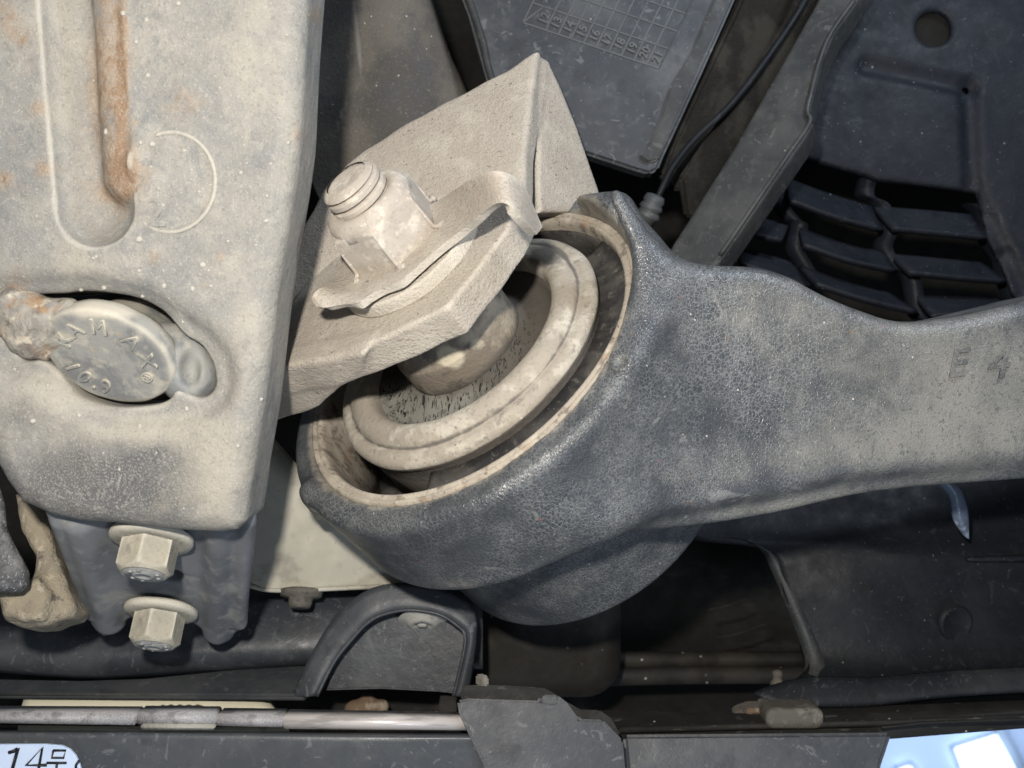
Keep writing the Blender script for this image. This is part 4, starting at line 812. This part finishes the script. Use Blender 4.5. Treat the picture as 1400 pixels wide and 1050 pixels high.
# bumper panels
RP = plane3((900, 1030, .35), (1200, 1030, .35), (1000, 1005, .45))
link("bumper_panel", prism_px([(852, 1004), (1221, 1001), (1206, 1046), (1190, 1120), (862, 1120)], RP, .5, .06, 3), M['trim'], label="plain black bumper panel left of the bright gap to the ceiling", cat="bumper panel", smooth=False)
link("bumper_panel", loft([[(1205, 998, .75), (1300, 990, .75), (1700, 979, .75)], [(1205, 995, .65), (1300, 987, .65), (1700, 976, .65)], [(1205, 989, .85), (1300, 983, .85), (1700, 972, .85)]], 10, 3, .03), M['sill'], label="narrow dark panel edge above the bright gap to the ceiling", cat="panel edge")
TP = plane3((700, 1000, -.22), (850, 1040, -.20), (760, 1050, -.3))
tr = thing("trim_end_piece", "stepped dark plastic trim piece at bottom centre right of the silver strip", "trim", P(740, 1040, 0))
link("plate", prism_px([(625, 958), (640, 955), (700, 957), (738, 958), (742, 950), (762, 950), (775, 960), (792, 983), (825, 984), (838, 998), (852, 1012), (856, 1060), (862, 1120), (690, 1120), (668, 1060), (640, 1002), (628, 975)], TP, .3, .035, 2), M['trim'], tr, smooth=False)
TP2 = (TP[0] - TP[1] * .22, TP[1])
link("back_step", prism_px([(630, 958), (632, 938), (655, 936), (708, 938), (745, 941), (760, 949), (772, 958), (794, 970), (820, 971), (836, 982), (850, 1006), (820, 1010), (700, 985)], TP2, .15, .03, 2), M['sill'], tr, smooth=False)
link("tab", prism_px([(651, 937), (651, 922), (662, 921), (668, 926), (668, 938)], TP2, .15, .02, 2), M['clip'], tr, smooth=False)
link("small_lug", prism_px([(741, 951), (741, 962), (762, 963), (762, 951)], (TP[0] + TP[1] * .05, TP[1]), .15, .015, 2), M['trim'], tr, smooth=False)

# ================================================================== lower left
HP = plane3((345, 640, 1.3), (540, 800, 1.25), (345, 800, 1.1))
hs = thing("heat_shield", "pale dusty heat shield sheet between the beam and the control arm", "heat shield", P(440, 800, 1.2))
link("sheet", prism_px([(320, 560), (375, 600), (410, 640), (480, 690), (560, 760), (590, 800), (560, 801), (520, 804), (450, 806), (400, 808), (362, 808), (345, 800), (318, 790)], HP, .10, .03, 2), M['heat'], hs, smooth=False)
link("sheet_edge", tube(smooth_path([P(*q) for q in ((330, 797, 1.12), (362, 806, 1.12), (400, 807, 1.13), (450, 805, 1.15), (540, 801, 1.2), (590, 798, 1.2))], 6), .035, 8), M['heat'], hs)
link("nut", lathe([(0, .25), (.14, .25), (.17, .2), (.18, .1), (.30, .08), (.32, 0), (0, 0)], P(412, 808, 1.25), *frame_of(nrm((0, -.4, -.92)), (1, 0, 0)), 24), M['clip'], hs)
du = thing("air_duct", "long dark glossy plastic duct below the mount bracket", "duct", P(300, 900, 1.3))
rows = [[(-80, 800, 2.4), (150, 800, 2.4), (345, 795, 2.4), (480, 790, 2.4), (660, 800, 2.4)], [(-80, 835, 1.75), (150, 845, 1.75), (345, 825, 1.75), (480, 820, 1.8), (660, 830, 1.9)], [(-80, 865, 1.35), (150, 875, 1.3), (345, 862, 1.4), (480, 860, 1.5), (660, 860, 1.7)],
        [(-80, 892, 1.2), (150, 902, 1.15), (345, 892, 1.25), (480, 890, 1.4), (660, 895, 1.6)], [(-80, 908, 1.35), (110, 924, 1.3), (250, 918, 1.35), (480, 905, 1.5), (660, 910, 1.7)], [(-80, 912, 1.9), (110, 927, 1.9), (250, 921, 1.9), (480, 910, 1.9), (660, 915, 2.0)]]
link("duct_shell", loft(rows, 44, 7, .06), M['pipe'], du)
lt = thing("lower_lip", "flat dark plastic lip strip under the duct ending in the arched trim", "lip strip", P(200, 945, .6))
LP = plane3((0, 930, 1.25), (0, 948, .85), (420, 945, .85))
link("lip", prism_px([(-80, 926), (110, 930), (200, 927), (320, 915), (440, 905), (446, 912), (418, 950), (200, 949), (-80, 947)], LP, .1, .03, 2), M['trim'], lt, smooth=False)
link("lip_edge", tube([P(-80, 948, .84), P(200, 950, .84), P(420, 951, .84)], .022, 8), M['brace'], lt)
# arch trim
ar = thing("arch_trim", "dark arched plastic trim framing a pale washer at bottom centre", "arch trim", P(540, 945, .8))
outer = [(398, 953, .80), (420, 905, .86), (444, 862, .92), (470, 830, .95), (508, 804, .98), (552, 797, 1.0), (602, 804, 1.0), (638, 822, .98), (652, 846, .95), (650, 895, .90), (640, 955, .85)]
mid_ = [(416, 953, .72), (440, 902, .85), (464, 866, .9), (490, 838, .92), (520, 818, .95), (560, 812, .95), (606, 822, .95), (640, 842, .92), (652, 862, .9), (647, 900, .85), (636, 952, .8)]
inner = [(424, 952, .62), (449, 905, .75), (473, 872, .8), (498, 846, .82), (525, 832, .85), (560, 827, .85), (602, 833, .85), (632, 850, .82), (645, 866, .8), (640, 902, .75), (628, 952, .7)]
inn2 = [(433, 952, .70), (456, 906, .82), (479, 876, .86), (503, 851, .88), (528, 839, .9), (560, 834, .9), (600, 840, .9), (626, 856, .88), (636, 870, .86), (632, 902, .82), (620, 952, .78)]
link("arch_band", loft([outer, inner, inn2], 60, 3, .06), M['trim'], ar)
edge = lambda L_: smooth_path([P(*q) for q in L_], 6)
link("arch_edge", tube(edge([(x, y, d - .03) for x, y, d in inn2]), .028, 8), M['pipe'], ar)
AB = plane3((450, 940, 1.1), (620, 940, 1.05), (560, 850, 1.2))
link("arch_back", prism_px([(415, 945), (440, 900), (470, 860), (510, 828), (560, 822), (615, 830), (645, 850), (640, 900), (625, 949), (600, 946), (520, 942)], AB, .12, .03, 2), M['pipe'], ar, smooth=False)
link("screw_washer", lathe([(0, .10), (.06, .10), (.08, .05), (.10, .05), (.14, .10), (.20, .08), (.27, .02), (.36, .0)], on_plane(578, 848, *AB) + AB[1] * .03, *frame_of(nrm((0, -.6, -.8)), (1, 0, 0)), 32), M['washer'], ar)
# cream pipe, backing and silver strip
link("cream_pipe", loft([[(34, 945, 1.25), (120, 944, 1.25), (300, 944, 1.25), (345, 945, 1.25), (366, 955, 1.3)], [(32, 957, 1.0), (120, 956, 1.0), (300, 956, 1.0), (358, 960, 1.02), (380, 970, 1.1)], [(27, 974, .88), (120, 974, .88), (300, 974, .88), (370, 976, .9), (388, 982, 1.0)], [(24, 1000, .95), (120, 1000, .95), (300, 1000, .95), (385, 1000, .95), (396, 1000, 1.0)]], 30, 6, .08), M['cream'], label="cream coloured flat pipe showing through the slot above the trim strip", cat="pipe")
BK = plane3((0, 960, 2.6), (640, 960, 2.6), (300, 1010, 2.3))
link("slot_backing", prism_px([(-80, 925), (660, 925), (660, 1030), (-80, 1030)], BK, .1, .02), M['felt'], label="brownish dark panel behind the slot and cream pipe", cat="backing panel", smooth=False)
link("rusty_fastener", solid("fast", lambda p: smin(np.linalg.norm((p - P(488, 970, 1.9)) * np.array([.75, 1, 1]), axis=1) - .15, smin(capsule(p, P(500, 968, 1.9), P(522, 966, 1.95), .11), capsule(p, P(502, 955, 2.0), P(508, 970, 2.0), .10), .1), .08), (-3.2, 1.4, -5.6), (-1.5, 2.5, -4.6), .03), M['rusty'], label="small rusty brown fastener in the slot right of the cream pipe", cat="fastener")
link("slot_bracket", prism([P(x, y, 1.4) for x, y in ((602, 950), (610, 948), (624, 950), (624, 980), (604, 980), (600, 965))], (0, -1, 0), .3, .03), M['sill'], label="little dark upright piece at the right end of the slot", cat="bracket", smooth=False)
ss = thing("trim_strip", "grey to silver trim strip along the bumper top at lower left", "trim strip", P(300, 990, .1))
def bar(x0, x1, ya0, ya1, yb0, yb1, y, mat, name, dep=.35):
    q = [P(x0, ya0, y), P(x1, ya1, y), P(x1, yb1, y), P(x0, yb0, y)]
    return link(name, prism(q, (0, -1, 0), dep, .018, 2), mat, ss)
link("gap_shade_strip", prism([P(x, y, .42) for x, y in ((-80, 979), (630, 983), (630, 997), (-80, 991))], (0, -1, 0), .05, .01), M['ink'], ss, smooth=False)  # black strip added behind the sections so their gaps look shaded
bar(-80, 185, 975, 976, 988, 992, .15, M['strip_grey'], "grey_section"); bar(186.5, 294, 975, 976, 991, 992, .10, M['strip_grey'], "raised_section"); bar(295.5, 387, 978, 979, 993, 995, .15, M['strip_grey'], "grey_section")
bar(387, 640, 980, 984, 997, 999, .12, M['chrome'], "silver_section")
bar(192, 293, 991, 992, 998, 998, .04, M['washer'], "clip_foot", .2)
link("grip_clip", prism([P(x, y, .75) for x, y in [(208, 980), (211, 972)] + [(216 + 6.2 * k, 968 + (1.5 if k % 2 else 0)) for k in range(10)] + [(280, 972), (284, 980)]], (0, -1, 0), .3, .01), M['clip'], ss, smooth=False)
BPn = loft([[(-80, 1000, .9), (300, 1002, .9), (500, 1004, .9), (800, 1006, .9)], [(-80, 999, .1), (300, 1001, .1), (500, 1003, .1), (800, 1005, .1)], [(-80, 1020, -.05), (300, 1022, -.05), (500, 1024, -.05), (800, 1030, .05)], [(-80, 1120, -.05), (300, 1120, -.05), (500, 1120, -.05), (800, 1120, .05)]], 30, 5, .05)
link("bumper_panel", BPn, M['bumper'], label="smooth dark grey bumper panel along the lower left behind the number plate", cat="bumper panel")
# number plate
NP_y = -.22
pl_ = thing("number_plate", "corner of a pale blue number plate with black figures at bottom left", "number plate", P(40, 1080, NP_y))
o_ = [(-90, 1019), (-10, 1018.5), (60, 1018), (84, 1020), (95, 1025), (103, 1034), (108, 1045), (112, 1060), (116, 1120), (-90, 1120)]
link("plate", prism([P(x, y, NP_y) for x, y in o_], (0, -1, 0), .06, .012), M['plate'], pl_, smooth=False)
def stroke(pts, r=.028): link("plate_figure", tube([P(x, y, NP_y - .005) for x, y in pts], r, 8), M['ink'], pl_)
stroke([(12, 1029), (19, 1027), (25, 1022), (14, 1062)], .024); stroke([(51, 1062), (58, 1022), (36, 1046), (64, 1046)], .022)
stroke([(73, 1026), (90, 1026), (87, 1036), (71, 1036), (73, 1026)], .017); stroke([(64, 1043), (91, 1043)], .017); stroke([(78, 1043), (76, 1060)], .017)
stroke([(108, 1040), (104, 1046), (103, 1060)], .018)
